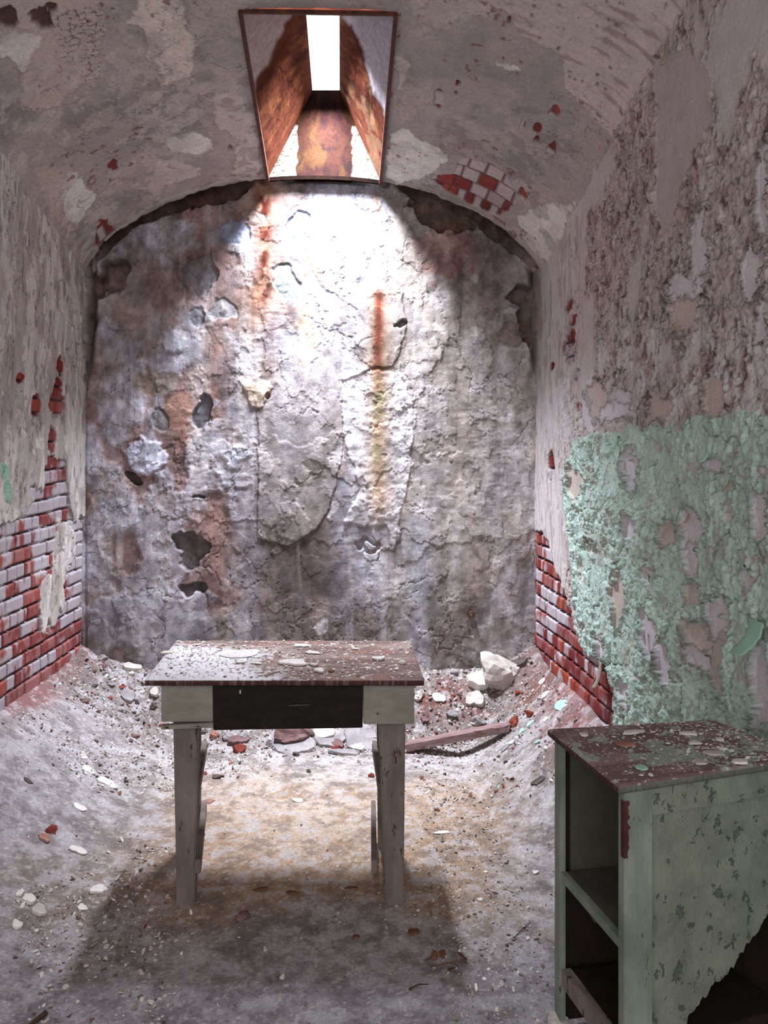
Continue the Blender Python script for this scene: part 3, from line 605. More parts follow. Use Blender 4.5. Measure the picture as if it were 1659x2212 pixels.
bar('rim_bar', (HX1 - e, HY0, FR[2] - .002), (HX1 - e, 4.735, BR[2]), .016, .022, M['iron'], shaft)
bar('rim_bar', (HX0, HY0 + e, FL[2]), (HX1, HY0 + e, FR[2]), .012, .016, M['iron'], shaft)
def arcbar():
    co = []; fs = []; n = 24
    for i in range(n + 1):
        x = HX0 + (HX1 - HX0) * i / n; z = float(zceil(x, 4.73)) - .008
        for dy, dz in ((0, -.016), (.02, -.016), (.02, .004), (0, .004)): co.append((x, 4.725 + dy, z + dz))
    for i in range(n):
        for k in range(4): fs.append((i * 4 + k, i * 4 + (k + 1) % 4, i * 4 + 4 + (k + 1) % 4, i * 4 + 4 + k))
    raw_mesh('rim_bar', co, fs, mat_noise('darkened_iron', (16, 10, 9), (28, 16, 12), 30, .95, .3, spec=.02), None, False, shaft)  # iron colour darkened to keep this bar from glaring under the skylight
arcbar()
# the pane: frosted roof light glowing with the sky behind it
mp = bpy.data.materials.new('frosted_roof_glass'); mp.use_nodes = True; N = mp.node_tree.nodes; K = mp.node_tree.links
em = N.new('ShaderNodeEmission'); em.inputs['Color'].default_value = (.93, .96, 1, 1); em.inputs['Strength'].default_value = 2.5
K.new(em.outputs[0], N['Material Output'].inputs['Surface'])
pane = raw_mesh('window_1', [(WX0, WY0, WZ), (WX1, WY0, WZ), (WX1, WY1, WZ), (WX0, WY1, WZ), (WX0, WY0, WZ + .01), (WX1, WY0, WZ + .01), (WX1, WY1, WZ + .01), (WX0, WY1, WZ + .01)],
    [(0, 3, 2, 1), (4, 5, 6, 7), (0, 1, 5, 4), (1, 2, 6, 5), (2, 3, 7, 6), (3, 0, 4, 7)], mp, None, False)
tag(pane, 'narrow frosted glass roof light glowing white at the top of the shaft', None, kind='structure')
def area(name, loc, sx, sy, power, color, spread, rot=(0, 0, 0)):
    ld = bpy.data.lights.new(name, 'AREA'); ld.shape = 'RECTANGLE'; ld.size = sx; ld.size_y = sy; ld.energy = power; ld.color = color; ld.spread = math.radians(spread)
    o = bpy.data.objects.new(name, ld); o.location = loc; o.rotation_euler = rot; link(o); return o
for q in range(5):
    yy = WY0 + .20 + .60 * q / 4
    area('skylight_daylight', ((WX0 + WX1) / 2, yy, WZ - .05), WX1 - WX0 - .01, .12, 20.5, (.84, .89, 1.0), 92, (math.radians(9), 0, 0))

# ================================================================ floor
def floor_col(X, Y):
    n1 = fbm(X * 2.2, Y * 2.2, 701, 4); n2 = fbm(X * 9, Y * 9, 702, 5); n3 = fbm(X * 85, Y * 85, 703, 3)
    col = np.zeros(X.shape + (3,)) + lin((160, 152, 150))
    col = mixc(col, (186, 180, 178), sstep(.48, .66, n2) * .6); col = mixc(col, (118, 106, 100), sstep(.50, .34, n2) * .6)
    # worn brown earth around and behind the table
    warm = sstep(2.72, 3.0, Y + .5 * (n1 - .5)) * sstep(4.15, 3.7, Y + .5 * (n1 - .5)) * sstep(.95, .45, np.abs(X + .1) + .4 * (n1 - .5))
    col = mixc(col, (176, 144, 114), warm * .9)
    pale = np.exp(-((X + .12) / .38) ** 2 - ((Y - 3.72) / .42) ** 2); col = mixc(col, (212, 194, 178), pale * .7 * sstep(.35, .6, n2 + .1))  # paler oval paints the skylight's bright pool into the floor colour
    for px, py, r in ((1090, 2040, .16), (1010, 2060, .12), (150, 1990, .2), (60, 1900, .22), (690, 1940, .12), (480, 1950, .14), (940, 1840, .15)):
        p = on_floor(px, py); col = mixc(col, (134, 114, 96), np.exp(-((X - p.x) / r) ** 2 - ((Y - p.y) / r) ** 2) * sstep(.38, .6, n2) * .7)
    front = sstep(2.75, 2.55, Y + .25 * (n1 - .5)); col = mixc(col, (156, 154, 160), front * .5)
    wl = X - XL(Y, .3); wr = XR(Y, .3) - X
    slope = sstep(.55, .3, wl) ; col = mixc(col, (172, 166, 170), slope * .6)
    red = sstep(.16, .02, wl + .12 * (n2 - .5)) * sstep(3.6, 4.0, Y) + .8 * sstep(.24, .03, wr + .14 * (n2 - .5)) * sstep(3.2, 3.7, Y); col = mixc(col, (140, 72, 66), np.clip(red, 0, 1) * .75)
    rub = sstep(4.15, 4.35, Y + .2 * (n1 - .5)); col = mixc(col, (122, 108, 102), rub * .6)
    for px, py, rx, ry in ((950, 1495, .16, .10), (1060, 1530, .2, .12), (1150, 1500, .14, .08), (900, 1510, .10, .08), (340, 1440, .1, .06)):
        p = on_floor(px, py); col = mixc(col, (118, 62, 46), np.exp(-((X - p.x) / rx) ** 2 - ((Y - p.y) / ry) ** 2) * sstep(.40, .55, n2) * .85)
    n4 = fbm(X * 20, Y * 20, 720, 4, .6); col = mixc(col, (194, 190, 194), sstep(.52, .64, n4) * .5); col = mixc(col, (112, 104, 104), sstep(.46, .34, n4) * .5)
    col = mixc(col, (226, 218, 212), sstep(.66, .76, n3) * .4); col = mixc(col, (92, 76, 68), sstep(.34, .24, n3) * .4)
    return col
def build_floor():
    xs = axis(-1.80, 1.50, -1.45, 1.2, .0056, .05); ys = axis(-1.0, 4.98, 2.1, 4.85, .0056, .05)
    X, Y = np.meshgrid(xs, ys); Z = zfloor(X, Y)
    f1, f2, cid, dx, dy = voro(X * 45, Y * 45, 710)
    Z = Z + .004 * sstep(.4, .1, f1) * (cid > .6) * (.6 + sstep(4.1, 4.4, Y) * 2)
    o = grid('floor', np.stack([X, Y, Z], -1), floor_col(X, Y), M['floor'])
    tag(o, 'dusty earth and plaster-strewn cell floor banked up along the walls', None, kind='structure')
build_floor()

# ================================================================ loose things
def cmat(name, c1, c2, **k): return mat_noise(name, c1, c2, **k)
M['stone_grey'] = cmat('grey_stone', (120, 114, 116), (158, 152, 152), scale=14)
M['stone_dark'] = cmat('dark_stone', (62, 54, 52), (104, 92, 88), scale=14)
M['stone_pale'] = cmat('pale_plaster', (166, 156, 150), (202, 194, 188), scale=16, c3=(150, 134, 122), t3=.64)
M['stone_mauve'] = cmat('mauve_stone', (92, 66, 64), (132, 104, 102), scale=12)
M['brick'] = cmat('red_brick', (112, 48, 40), (140, 70, 58), scale=18, c3=(180, 160, 150), t3=.66)
M['terracotta'] = cmat('terracotta', (140, 92, 78), (170, 128, 114), scale=18)
M['flake'] = cmat('white_paint_flake', (206, 198, 192), (228, 222, 216), scale=20, bump=.2)
M['flake_green'] = cmat('green_paint_flake', (146, 190, 170), (180, 214, 200), scale=20, bump=.2)
M['leaf'] = cmat('dry_leaf', (84, 50, 40), (130, 88, 62), scale=30)
M['twig'] = cmat('twig', (50, 34, 28), (84, 62, 48), scale=30)
M['plank'] = cmat('weathered_plank', (118, 92, 90), (150, 128, 126), scale=9, stretch=(1, 8, 8), c3=(116, 56, 44), t3=.56)

def rock(name, p, sx, sy, sz, mat, seed, rz=0, tilt=0, flat=False, sink=.25):
    """rough broken stone: cut faces on a bumpy ball"""
    r = random.Random(seed); bm = bmesh.new(); bmesh.ops.create_icosphere(bm, subdivisions=3 if max(sx, sy) > .03 else 2, radius=1)
    pl = [(Vector((r.uniform(-1, 1), r.uniform(-1, 1), r.uniform(-.8, 1))).normalized(), r.uniform(.45, .8)) for _ in range(14)]
    for v in bm.verts:
        for n, d in pl:
            k = v.co.dot(n) - d
            if k > 0: v.co -= n * k * .92
        q = v.co * 2.6 + Vector((seed * 3.1, seed * 1.7, 0)); v.co *= 1 + .22 * mnoise.noise(q) + .10 * mnoise.noise(q * 3)
    for v in bm.verts: v.co = Vector((v.co.x * sx / 1.5, v.co.y * sy / 1.5, v.co.z * sz / 1.5))
    me = bpy.data.meshes.new(name); bm.to_mesh(me); bm.free(); me.materials.append(mat)
    o = bpy.data.objects.new(name, me); o.location = p + Vector((0, 0, sz * (.5 - sink))); o.rotation_euler = (tilt, r.uniform(-.1, .1), rz)
    for f in me.polygons: f.use_smooth = False
    return link(o)
def slab(name, p, sx, sy, th, mat, seed, rz=0, tx=0, ty=0, lift=0, n=14, dome=0.):
    """flat broken slab or flake with a ragged outline"""
    r = random.Random(seed); bm = bmesh.new(); pts = []
    ph = [r.uniform(0, 6.28) for _ in range(3)]
    for i in range(n):
        a = 2 * math.pi * i / n + r.uniform(-.12, .12)
        k = 1 + .14 * math.sin(2 * a + ph[0]) + .12 * math.sin(3 * a + ph[1]) + .08 * math.sin(5 * a + ph[2]) + r.uniform(-.08, .08)
        c, s = math.cos(a), math.sin(a); q = 1 / max(abs(c), abs(s)) ** .35
        pts.append((c * k * q * sx / 2, s * k * q * sy / 2))
    rings = []
    for f, z in ((1.0, 0), (1.03, th * .45), (.97, th), (.55, th + dome), (.18, th + dome * 1.2)):
        rings.append([bm.verts.new((x * f, y * f, z + (r.uniform(-.08, .08) * th if f > .5 else 0))) for x, y in pts])
    for a, b in zip(rings, rings[1:]):
        for i in range(n): bm.faces.new((a[i], a[(i + 1) % n], b[(i + 1) % n], b[i]))
    bm.faces.new(rings[-1]); bm.faces.new(rings[0][::-1])
    me = bpy.data.meshes.new(name); bm.to_mesh(me); bm.free(); me.materials.append(mat)
    o = bpy.data.objects.new(name, me); o.location = p + Vector((0, 0, lift)); o.rotation_euler = (tx, ty, rz); return link(o)
def fl(px, py): return on_floor(px, py)
def k_at(p): return p.y / F
def slope_at(p):
    e = .03; gx = (float(zfloor(p.x + e, p.y, False)) - float(zfloor(p.x - e, p.y, False))) / (2 * e); gy = (float(zfloor(p.x, p.y + e, False)) - float(zfloor(p.x, p.y - e, False))) / (2 * e)
    return math.atan(gy), -math.atan(gx)

# (kind, name, px, py, width px, depth m, height m, material, label, category)
items = [
 ('r', 'boulder', 640, 1592, 92, .13, .085, 'stone_mauve', 'dark reddish boulder lying on the floor behind the drawer front', 'stone'),
 ('s', 'stone_slab', 632, 1612, 84, .16, .022, 'stone_grey', 'pale grey flat slab in front of the reddish boulder', 'stone slab'),
 ('r', 'pebble', 597, 1614, 18, .03, .02, 'stone_pale', 'small white pebble left of the pale grey slab', 'stone'),
 ('r', 'pebble', 580, 1609, 14, .03, .014, 'stone_dark', 'small dark pebble left of the white pebble', 'stone'),
 ('s', 'stone_slab', 700, 1586, 42, .10, .03, 'stone_pale', 'white slab seen just under the drawer, right of the boulder', 'stone slab'),
 ('s', 'stone_slab', 712, 1602, 60, .10, .02, 'stone_grey', 'grey slab tilted below the white slab', 'stone slab'),
 ('s', 'stone_slab', 778, 1602, 68, .15, .022, 'stone_grey', 'broad grey slab on the heap beside the right table leg', 'stone slab'),
 ('s', 'stone_slab', 784, 1584, 52, .10, .02, 'stone_grey', 'thin grey slab at the back of the heap beside the right table leg', 'stone slab'),
 ('s', 'stone_slab', 728, 1610, 30, .05, .02, 'stone_mauve', 'small mauve slab at the front of the slab heap', 'stone slab'),
 ('s', 'stone_slab', 772, 1618, 30, .06, .018, 'stone_pale', 'small beige slab at the foot of the broad grey slab', 'stone slab'),
 ('s', 'stone_slab', 820, 1610, 34, .06, .014, 'stone_pale', 'narrow white slab against the right table leg', 'stone slab'),
 ('s', 'stone_slab', 745, 1628, 56, .06, .014, 'stone_grey', 'low grey slab half buried in grit in front of the heap', 'stone slab'),
 ('r', 'stone', 466, 1592, 20, .04, .03, 'terracotta', 'small pink stone right of the left table leg, behind it', 'stone'),
 ('r', 'stone', 488, 1592, 22, .04, .024, 'stone_grey', 'grey stone touching the small pink stone', 'stone'),
 ('r', 'stone', 526, 1592, 26, .05, .030, 'stone_grey', 'rounded grey stone under the left half of the drawer', 'stone'),
 ('s', 'stone_slab', 516, 1600, 42, .06, .016, 'stone_mauve', 'low mauve slab in front of the rounded grey stone', 'stone slab'),
 ('r', 'brick_fragment', 516, 1624, 27, .05, .040, 'brick', 'small red brick lump alone on the pale grit under the drawer', 'brick fragment'),
 ('r', 'stone', 470, 1680, 24, .03, .016, 'stone_dark', 'dark flat stone right of the left table leg', 'stone'),
 ('r', 'stone', 442, 1672, 12, .02, .012, 'brick', 'tiny red stone left of the dark flat stone', 'stone'),
 ('r', 'tile_fragment', 451, 1732, 22, .03, .012, 'terracotta', 'orange clay chip right of the left table leg', 'tile fragment'),
 ('r', 'stone', 668, 1668, 11, .02, .014, 'stone_dark', 'tiny dark stone on the bright floor between the table legs', 'stone'),
 ('s', 'paint_flake', 644, 1730, 26, .03, .003, 'flake', 'white paint flake in the middle of the bright floor', 'paint flake'),
 ('r', 'brick_fragment', 803, 1678, 16, .03, .02, 'brick', 'small red fragment just left of the right table leg', 'brick fragment'),
 ('r', 'brick_fragment', 524, 1982, 28, .04, .022, 'stone_mauve', 'brown wedge-shaped fragment on the floor in front of the table', 'brick fragment'),
 ('r', 'brick', 318, 1440, 34, .10, .045, 'brick', 'half buried red brick behind the left end of the table', 'brick'),
 ('s', 'stone_slab', 284, 1444, 38, .06, .02, 'stone_pale', 'pale slab left of the half buried red brick', 'stone slab'),
 ('s', 'stone_slab', 252, 1398, 46, .08, .03, 'stone_grey', 'tilted grey slab leaning at the foot of the end wall on the left', 'stone slab'),
 ('r', 'stone', 214, 1398, 26, .05, .03, 'stone_pale', 'pale stone in the far left corner', 'stone'),
 ('r', 'stone', 196, 1378, 18, .03, .02, 'stone_grey', 'small grey stone behind the pale one in the far left corner', 'stone'),
 ('r', 'stone', 220, 1425, 24, .05, .024, 'stone_grey', 'grey stone in front of the pale one in the far left corner', 'stone'),
 ('s', 'stone_slab', 276, 1505, 34, .07, .018, 'stone_grey', 'grey slab on the slope left of the table', 'stone slab'),
 ('s', 'plaster_fragment', 335, 1497, 18, .05, .02, 'stone_pale', 'white plaster piece just left of the table apron', 'plaster fragment'),
 ('r', 'stone', 332, 1530, 16, .04, .03, 'stone_dark', 'dark round stone just left of the table apron', 'stone'),
 ('r', 'stone', 262, 1486, 12, .02, .016, 'brick', 'small red stone behind the grey slab on the left slope', 'stone'),
 ('s', 'paint_flake', 181, 1636, 16, .03, .004, 'flake', 'white flake standing out on the left bank', 'paint flake'),
 ('s', 'paint_flake', 190, 1664, 32, .04, .005, 'flake', 'broad white flake on the left bank below the smaller one', 'paint flake'),
 ('s', 'paint_flake', 232, 1692, 42, .05, .005, 'flake', 'white flake with a dark chip beside it on the left bank', 'paint flake'),
 ('r', 'stone', 229, 1684, 15, .02, .012, 'stone_dark', 'dark chip lying on the broad flake on the left bank', 'stone'),
 ('s', 'paint_flake', 60, 1688, 20, .02, .004, 'stone_dark', 'dark curled flake on the left bank near the picture edge', 'paint flake'),
 ('s', 'paint_flake', 172, 1745, 34, .03, .004, 'flake', 'long white flake on the lower left bank', 'paint flake'),
 ('r', 'brick_fragment', 113, 1795, 22, .04, .026, 'brick', 'dark red brick chip on the floor at far left', 'brick fragment'),
 ('s', 'brick_fragment', 96, 1812, 26, .04, .008, 'terracotta', 'flat brown chip in front of the dark red brick chip', 'brick fragment'),
 ('s', 'plaster_fragment', 62, 1946, 26, .05, .012, 'flake', 'large white plaster chip on the floor at left', 'plaster fragment'),
 ('s', 'plaster_fragment', 43, 1932, 13, .03, .008, 'flake', 'small white chip behind the large white plaster chip', 'plaster fragment'),
 ('s', 'plaster_fragment', 84, 1970, 28, .05, .012, 'stone_pale', 'cream plaster chip right of the large white one', 'plaster fragment'),
 ('s', 'plaster_fragment', 36, 2000, 24, .03, .008, 'flake', 'lowest white plaster chip near the left picture edge', 'plaster fragment'),
 ('s', 'plaster_fragment', 213, 1924, 34, .05, .008, 'flake', 'pale flat chip on the floor left of the front left table leg', 'plaster fragment'),
 ('s', 'paint_flake', 178, 1962, 22, .03, .004, 'flake', 'pale flake left of the dusty brown patch', 'paint flake'),
 ('s', 'paint_flake', 168, 1838, 36, .04, .005, 'flake', 'pale curled flake on the brown floor at left', 'paint flake'),
 ('r', 'plaster_chip', 413, 1975, 7, .012, .018, 'flake', 'tiny white chip against the foot of the front left table leg', 'plaster chip'),
 ('s', 'stone', 1163, 1688, 36, .03, .006, 'stone_dark', 'thin dark shard on the floor left of the cabinet top', 'stone shard'),
 ('s', 'paint_flake', 1157, 1886, 14, .02, .004, 'flake', 'white flake on the floor left of the cabinet shelf', 'paint flake'),
 ('s', 'paint_flake', 1037, 1945, 12, .02, .004, 'flake', 'small white flake right of the front right table leg', 'paint flake'),
 ('s', 'paint_flake', 955, 1800, 34, .02, .004, 'flake', 'slender pale flake right of the right table legs', 'paint flake'),
 ('s', 'paint_flake', 912, 1629, 10, .02, .005, 'flake', 'round white flake just in front of the wooden board', 'paint flake'),
 ('r', 'plaster_block', 1078, 1468, 84, .17, .145, 'stone_pale', 'big pale lump of plaster against the end wall', 'plaster block'),
 ('s', 'plaster_slab', 1036, 1474, 46, .10, .05, 'flake', 'white angular slab leaning on the big plaster lump', 'plaster slab'),
 ('s', 'plaster_slab', 1027, 1513, 36, .09, .03, 'stone_pale', 'lozenge-shaped white slab below the leaning slab', 'plaster slab'),
 ('s', 'stone_slab', 1122, 1440, 40, .06, .035, 'stone_dark', 'dark slab between the plaster lump and the right wall', 'stone slab'),
 ('r', 'plaster_fragment', 905, 1508, 20, .05, .045, 'stone_pale', 'cream lump just right of the table apron', 'plaster fragment'),
 ('s', 'paint_flake', 948, 1508, 28, .05, .01, 'flake', 'white flake on the red rubble', 'paint flake'),
 ('r', 'stone', 1028, 1560, 30, .05, .04, 'stone_grey', 'grey stone above the middle of the wooden board', 'stone'),
 ('r', 'brick_fragment', 1110, 1566, 20, .05, .04, 'brick', 'orange-red brick piece at the right end of the wooden board', 'brick fragment'),
 ('r', 'brick_fragment', 1145, 1545, 22, .05, .025, 'brick', 'brick chip on the right slope behind the orange-red piece', 'brick fragment'),
 ('r', 'stone', 975, 1546, 26, .05, .03, 'stone_grey', 'grey stone on the rubble left of centre of the board', 'stone'),
 ('r', 'stone', 918, 1556, 24, .05, .024, 'stone_mauve', 'mauve stone behind the left half of the board', 'stone'),
 ('s', 'paint_flake', 1171, 1473, 20, .04, .005, 'flake', 'white flake high on the right slope', 'paint flake'),
 ('s', 'paint_flake', 1178, 1502, 22, .04, .006, 'flake', 'white forked flake on the right slope near the bricks', 'paint flake'),
 ('s', 'paint_flake', 1212, 1524, 26, .08, .006, 'flake_green', 'large mint green flake at the foot of the right wall', 'paint flake'),
 ('s', 'paint_flake', 1180, 1555, 12, .03, .006, 'flake', 'small white flake below the large mint green one', 'paint flake'),
 ('s', 'paint_flake', 1146, 1564, 18, .03, .006, 'flake_green', 'mint green flake behind the cabinet corner', 'paint flake'),
 ('s', 'paint_flake', 1128, 1580, 14, .03, .006, 'flake_green', 'small green flake near the right end of the board', 'paint flake'),
 ('s', 'paint_flake', 1162, 1604, 12, .02, .006, 'flake_green', 'lowest green flake, left of the cabinet corner', 'paint flake'),
 ('s', 'paint_flake', 1102, 1607, 22, .03, .006, 'flake', 'white flake in front of the right end of the board', 'paint flake'),
 ('s', 'stone_slab', 1092, 1617, 26, .03, .008, 'stone_grey', 'flat grey chip in front of the right end of the board', 'stone slab'),
 ('s', 'leaf', 893, 2016, 26, .03, .006, 'leaf', 'curled brown leaf in front of the right table leg', 'leaf'),
 ('s', 'leaf', 768, 2026, 14, .02, .005, 'leaf', 'small brown leaf between the table and the picture bottom', 'leaf'),
 ('s', 'leaf', 565, 1922, 28, .02, .004, 'leaf', 'brown leaf in line with the table front, left one', 'leaf'),
 ('s', 'leaf', 632, 1930, 28, .02, .004, 'leaf', 'dark brown leaf in line with the table front, middle one', 'leaf'),
 ('s', 'leaf', 760, 1920, 26, .02, .004, 'leaf', 'brown leaf in line with the table front, right one', 'leaf'),
 ('r', 'rubble_lump', 1210, 2218, 44, .05, .035, 'stone_pale', 'pale rubble lump at the foot of the cabinet', 'rubble'),
]
pilez = {}
for i, (kd, nm, px, py, w, dp, h, mt, lab, cat) in enumerate(items):
    p = fl(px, py); W = w * k_at(p); tx, ty = slope_at(p); r = random.Random(i)
    if kd == 'r': o = rock(nm, p, W, dp, h * 1.25, M[mt], i + 3, r.uniform(-.3, .3), tx * .5)
    else: o = slab(nm, p, W, dp, h, M[mt], i + 3, r.uniform(-.2, .2), tx + r.uniform(-.06, .10), ty + r.uniform(-.08, .08), lift=-.15 * h + .002)
    tag(o, lab, cat)
def tube(name, pts, rad, mat, parent=None, n=6):
    co = []; fs = []; pts = [Vector(p) for p in pts]
    for i, p in enumerate(pts):
        d = (pts[min(i + 1, len(pts) - 1)] - pts[max(i - 1, 0)]).normalized(); s = d.cross(Vector((0, 0, 1))); s = s.normalized() if s.length > .01 else Vector((1, 0, 0)); t = s.cross(d)
        rr = rad * (1 - .55 * i / (len(pts) - 1))
        for k in range(n): a = 2 * math.pi * k / n; co.append(p + s * math.cos(a) * rr + t * math.sin(a) * rr)
    for i in range(len(pts) - 1):
        for k in range(n): fs.append((i * n + k, i * n + (k + 1) % n, (i + 1) * n + (k + 1) % n, (i + 1) * n + k))
    fs += [tuple(range(n))[::-1], tuple(range((len(pts) - 1) * n, len(pts) * n))]
    return raw_mesh(name, co, fs, mat, None, True, parent)
def up(p, z): return p + Vector((0, 0, z))
tag(tube('twig', [up(fl(884, 2140), .004), up(fl(905, 2133), .009), up(fl(926, 2130), .005)], .0028, M['twig']), 'short dark twig on the grey floor near the picture bottom', 'twig')
tag(tube('twig', [up(fl(1108, 2030), .003), up(fl(1128, 2012), .006), up(fl(1146, 1994), .004)], .0018, M['twig']), 'thin straight twig left of the lower cabinet opening', 'twig')
tag(tube('stick', [up(fl(100, 2197), .012), up(fl(85, 2206), .010), up(fl(60, 2226), .010), up(fl(30, 2260), .008)], .0075, M['twig']), 'black stick end poking in at the bottom left of the picture', 'stick')
lf = tube('dry_sprig', [up(fl(930, 2092), .004), up(fl(960, 2088), .008), up(fl(990, 2086), .012), up(fl(1013, 2085), .006)], .0022, M['leaf']); tag(lf, 'withered sprig with curled leaves in front of the cabinet', 'dry sprig')
for q, (x, y, rx, ry) in enumerate(((938, 2072, .9, .3), (956, 2068, 1.1, -.4), (1000, 2074, 1.0, .5), (975, 2100, .3, .2), (925, 2078, .8, .1))):
    p = fl(x, y); o = slab('leaf_blade', up(p, .010), .022, .030, .0012, M['leaf'], 900 + q, q, rx, ry, n=9); o.parent = lf

# ---- the board lying on the rubble
def board():
    a = fl(884, 1622); b = fl(1100, 1580); d = b - a; L_ = d.length; ang = math.atan2(d.y, d.x); n = 40
    co = []; fs = []
    sec = ((-.035, 0), (.035, 0), (.036, .034), (.030, .040), (-.028, .040), (-.036, .033))
    for i in range(n + 1):
        t = i / n; x = t * L_
        for k, (y, z) in enumerate(sec):
            tp = 1 - .35 * max(0, (t - .9) / .1) * (1 if y < 0 else 0)
            co.append((x + (.02 * math.sin(k * 2.1) if i in (0, n) else 0), y * tp + .002 * mnoise.noise(Vector((x * 9, k, 0))), z * (1 - .2 * max(0, (t - .85) / .15)) + .002 * mnoise.noise(Vector((x * 12, k, 5)))))
    m = len(sec)
    for i in range(n):
        for k in range(m): fs.append((i * m + k, (i + 1) * m + k, (i + 1) * m + (k + 1) % m, i * m + (k + 1) % m))
    fs += [tuple(range(m)), tuple(range(n * m, n * m + m))[::-1]]
    o = raw_mesh('wooden_board', co, fs, M['plank'], None, False); o.location = up(a, .004); o.rotation_euler = (math.radians(-6), -math.atan2(d.z, math.hypot(d.x, d.y)), ang)
    tag(o, 'weathered wooden board with reddish edge lying across the rubble right of the table', 'board')
board()

# ---- uncountable grit
def chips(name, pts, sizes, cols, mat, label, cat, th=.25, tilt=.35, parent=None):
    n = len(pts); k = 5; a = np.linspace(0, 2 * np.pi, k, endpoint=False)[None] + rng.uniform(-.3, .3, (n, k)); rr = sizes[:, None] * rng.uniform(.6, 1.3, (n, k)) / 2
    asp = rng.uniform(.45, 1, (n, 1)); rot = rng.uniform(0, 6.28, (n, 1)); x = rr * np.cos(a); y = rr * np.sin(a) * asp
    x, y = x * np.cos(rot) - y * np.sin(rot), x * np.sin(rot) + y * np.cos(rot)
    tx = rng.normal(0, tilt, (n, 1)); ty = rng.normal(0, tilt, (n, 1)); z = x * tx + y * ty; t = sizes[:, None] * th * rng.uniform(.4, 1.2, (n, 1))
    lo = np.abs(z).max(1, keepdims=True) * .5
    B_ = np.stack([pts[:, :1] + x, pts[:, 1:2] + y, pts[:, 2:] + z + lo - t * .2], -1); T = np.stack([pts[:, :1] + x * .9, pts[:, 1:2] + y * .9, pts[:, 2:] + z + lo + t * .8], -1)
    co = np.concatenate([B_, T], 1).reshape(-1, 3); base = np.arange(n)[:, None, None] * 10; i = np.arange(k)
    side = np.stack([i, (i + 1) % k, (i + 1) % k + k, i + k], -1)[None] + base
    me_faces = side.reshape(-1, 4); topq = (np.array([[5, 6, 7, 8]])[None] + base).reshape(-1, 4); topt = (np.array([[5, 8, 9, 9]])[None] + base).reshape(-1, 4)[:, :3]
    faces = [tuple(q) for q in me_faces.tolist()] + [tuple(q) for q in topq.tolist()] + [tuple(q) for q in topt.tolist()]
    c = np.repeat(cols[:, None], 10, 1).reshape(-1, 3)
    o = raw_mesh(name, co, faces, mat, c, False, parent)
    if label: tag(o, label, cat, kind='stuff')
    return o
pal = np.array([lin(c) for c in ((226, 220, 214), (205, 196, 188), (184, 172, 164), (150, 138, 130), (120, 104, 96), (96, 78, 72), (132, 88, 76), (112, 58, 50), (176, 206, 190))])
M['chip'] = mat_attr('paint_and_plaster_chips', bump=.2, scale=120, var=.12)
def scatter_floor():
    P = []; S = []; Cc = []
    def add(n, xa, xb, ya, yb, s0, s1, w, f=None):
        X = rng.uniform(xa, xb, n); Y = rng.uniform(ya, yb, n)
        ok = (X > XL(Y, .3) + .02) & (X < XR(Y, .3) - .02) & (Y < 4.77)
        if f is not None: ok &= rng.uniform(0, 1, n) < f(X, Y)
        X = X[ok]; Y = Y[ok]; P.append(np.stack([X, Y, zfloor(X, Y)], -1)); S.append(s0 * (s1 / s0) ** (rng.uniform(0, 1, len(X)) ** 2.2)); Cc.append(pal[rng.choice(len(pal), len(X), p=np.array(w) / sum(w))] * rng.uniform(.85, 1.1, (len(X), 1)))
    W0 = (2, 5, 7, 5, 3, .8, .25, .1, .05)
    clus = lambda X, Y: sstep(.40, .62, fbm(X * 2.6, Y * 2.6, 750, 4))
    add(7000, -1.5, 1.15, 2.2, 4.3, .004, .016, W0, lambda X, Y: (.2 + .8 * clus(X, Y)) * (.25 + .75 * sstep(2.5, 3.1, Y)))
    add(6500, -1.45, -.45, 2.3, 4.2, .005, .024, (3, 6, 7, 5, 3, 1, .4, .2, .05), lambda X, Y: clus(X, Y))
    add(5200, -1.4, 1.1, 4.15, 4.77, .006, .026, (3, 4, 5, 6, 6, 5, 1, .7, .15), lambda X, Y: sstep(4.1, 4.4, Y))
    add(1500, .35, 1.1, 3.6, 4.75, .005, .024, (4, 4, 4, 4, 3, 2, 3, 2, 1.2))
    add(1200, .3, .62, 2.3, 3.6, .004, .018, W0)
    P = np.concatenate(P); S = np.concatenate(S); Cc = np.concatenate(Cc)
    ok = ~((P[:, 0] > .56) & (P[:, 1] < 2.42) & (P[:, 1] > 1.9)); chips('floor_grit', P[ok], S[ok], Cc[ok], M['chip'], 'plaster grit, paint flakes and dust scattered all over the floor', 'grit')
scatter_floor()
# rubble heaped at the foot of the end wall: broken stones, each its own piece
protos = {}
rub = []
rr = random.Random(5); k = 0
cand = []
for _ in range(4000):
    x = rr.uniform(-1.34, 1.0); y = rr.uniform(4.22, 4.74)
    dens = (y - 4.15) / .6
    if x > .62 and rr.random() < .5: continue
    if rr.random() > dens: continue
    s = .016 + .034 * rr.random() ** 2.2
    if all((x - a) ** 2 + (y - b) ** 2 > ((s + c) * .55) ** 2 for a, b, c in cand): cand.append((x, y, s))
    if len(cand) >= 250: break
pm = []
for q in range(10):
    mt = ['stone_grey', 'stone_grey', 'stone_dark', 'stone_mauve', 'stone_grey', 'stone_dark', 'stone_mauve', 'stone_grey', 'brick', 'stone_pale'][q]
    o = rock('rubble_stone', Vector((0, 0, 0)), 1, .8, .55 if q % 2 else .35, M[mt], 300 + q); pm.append(o.data); bpy.data.objects.remove(o)
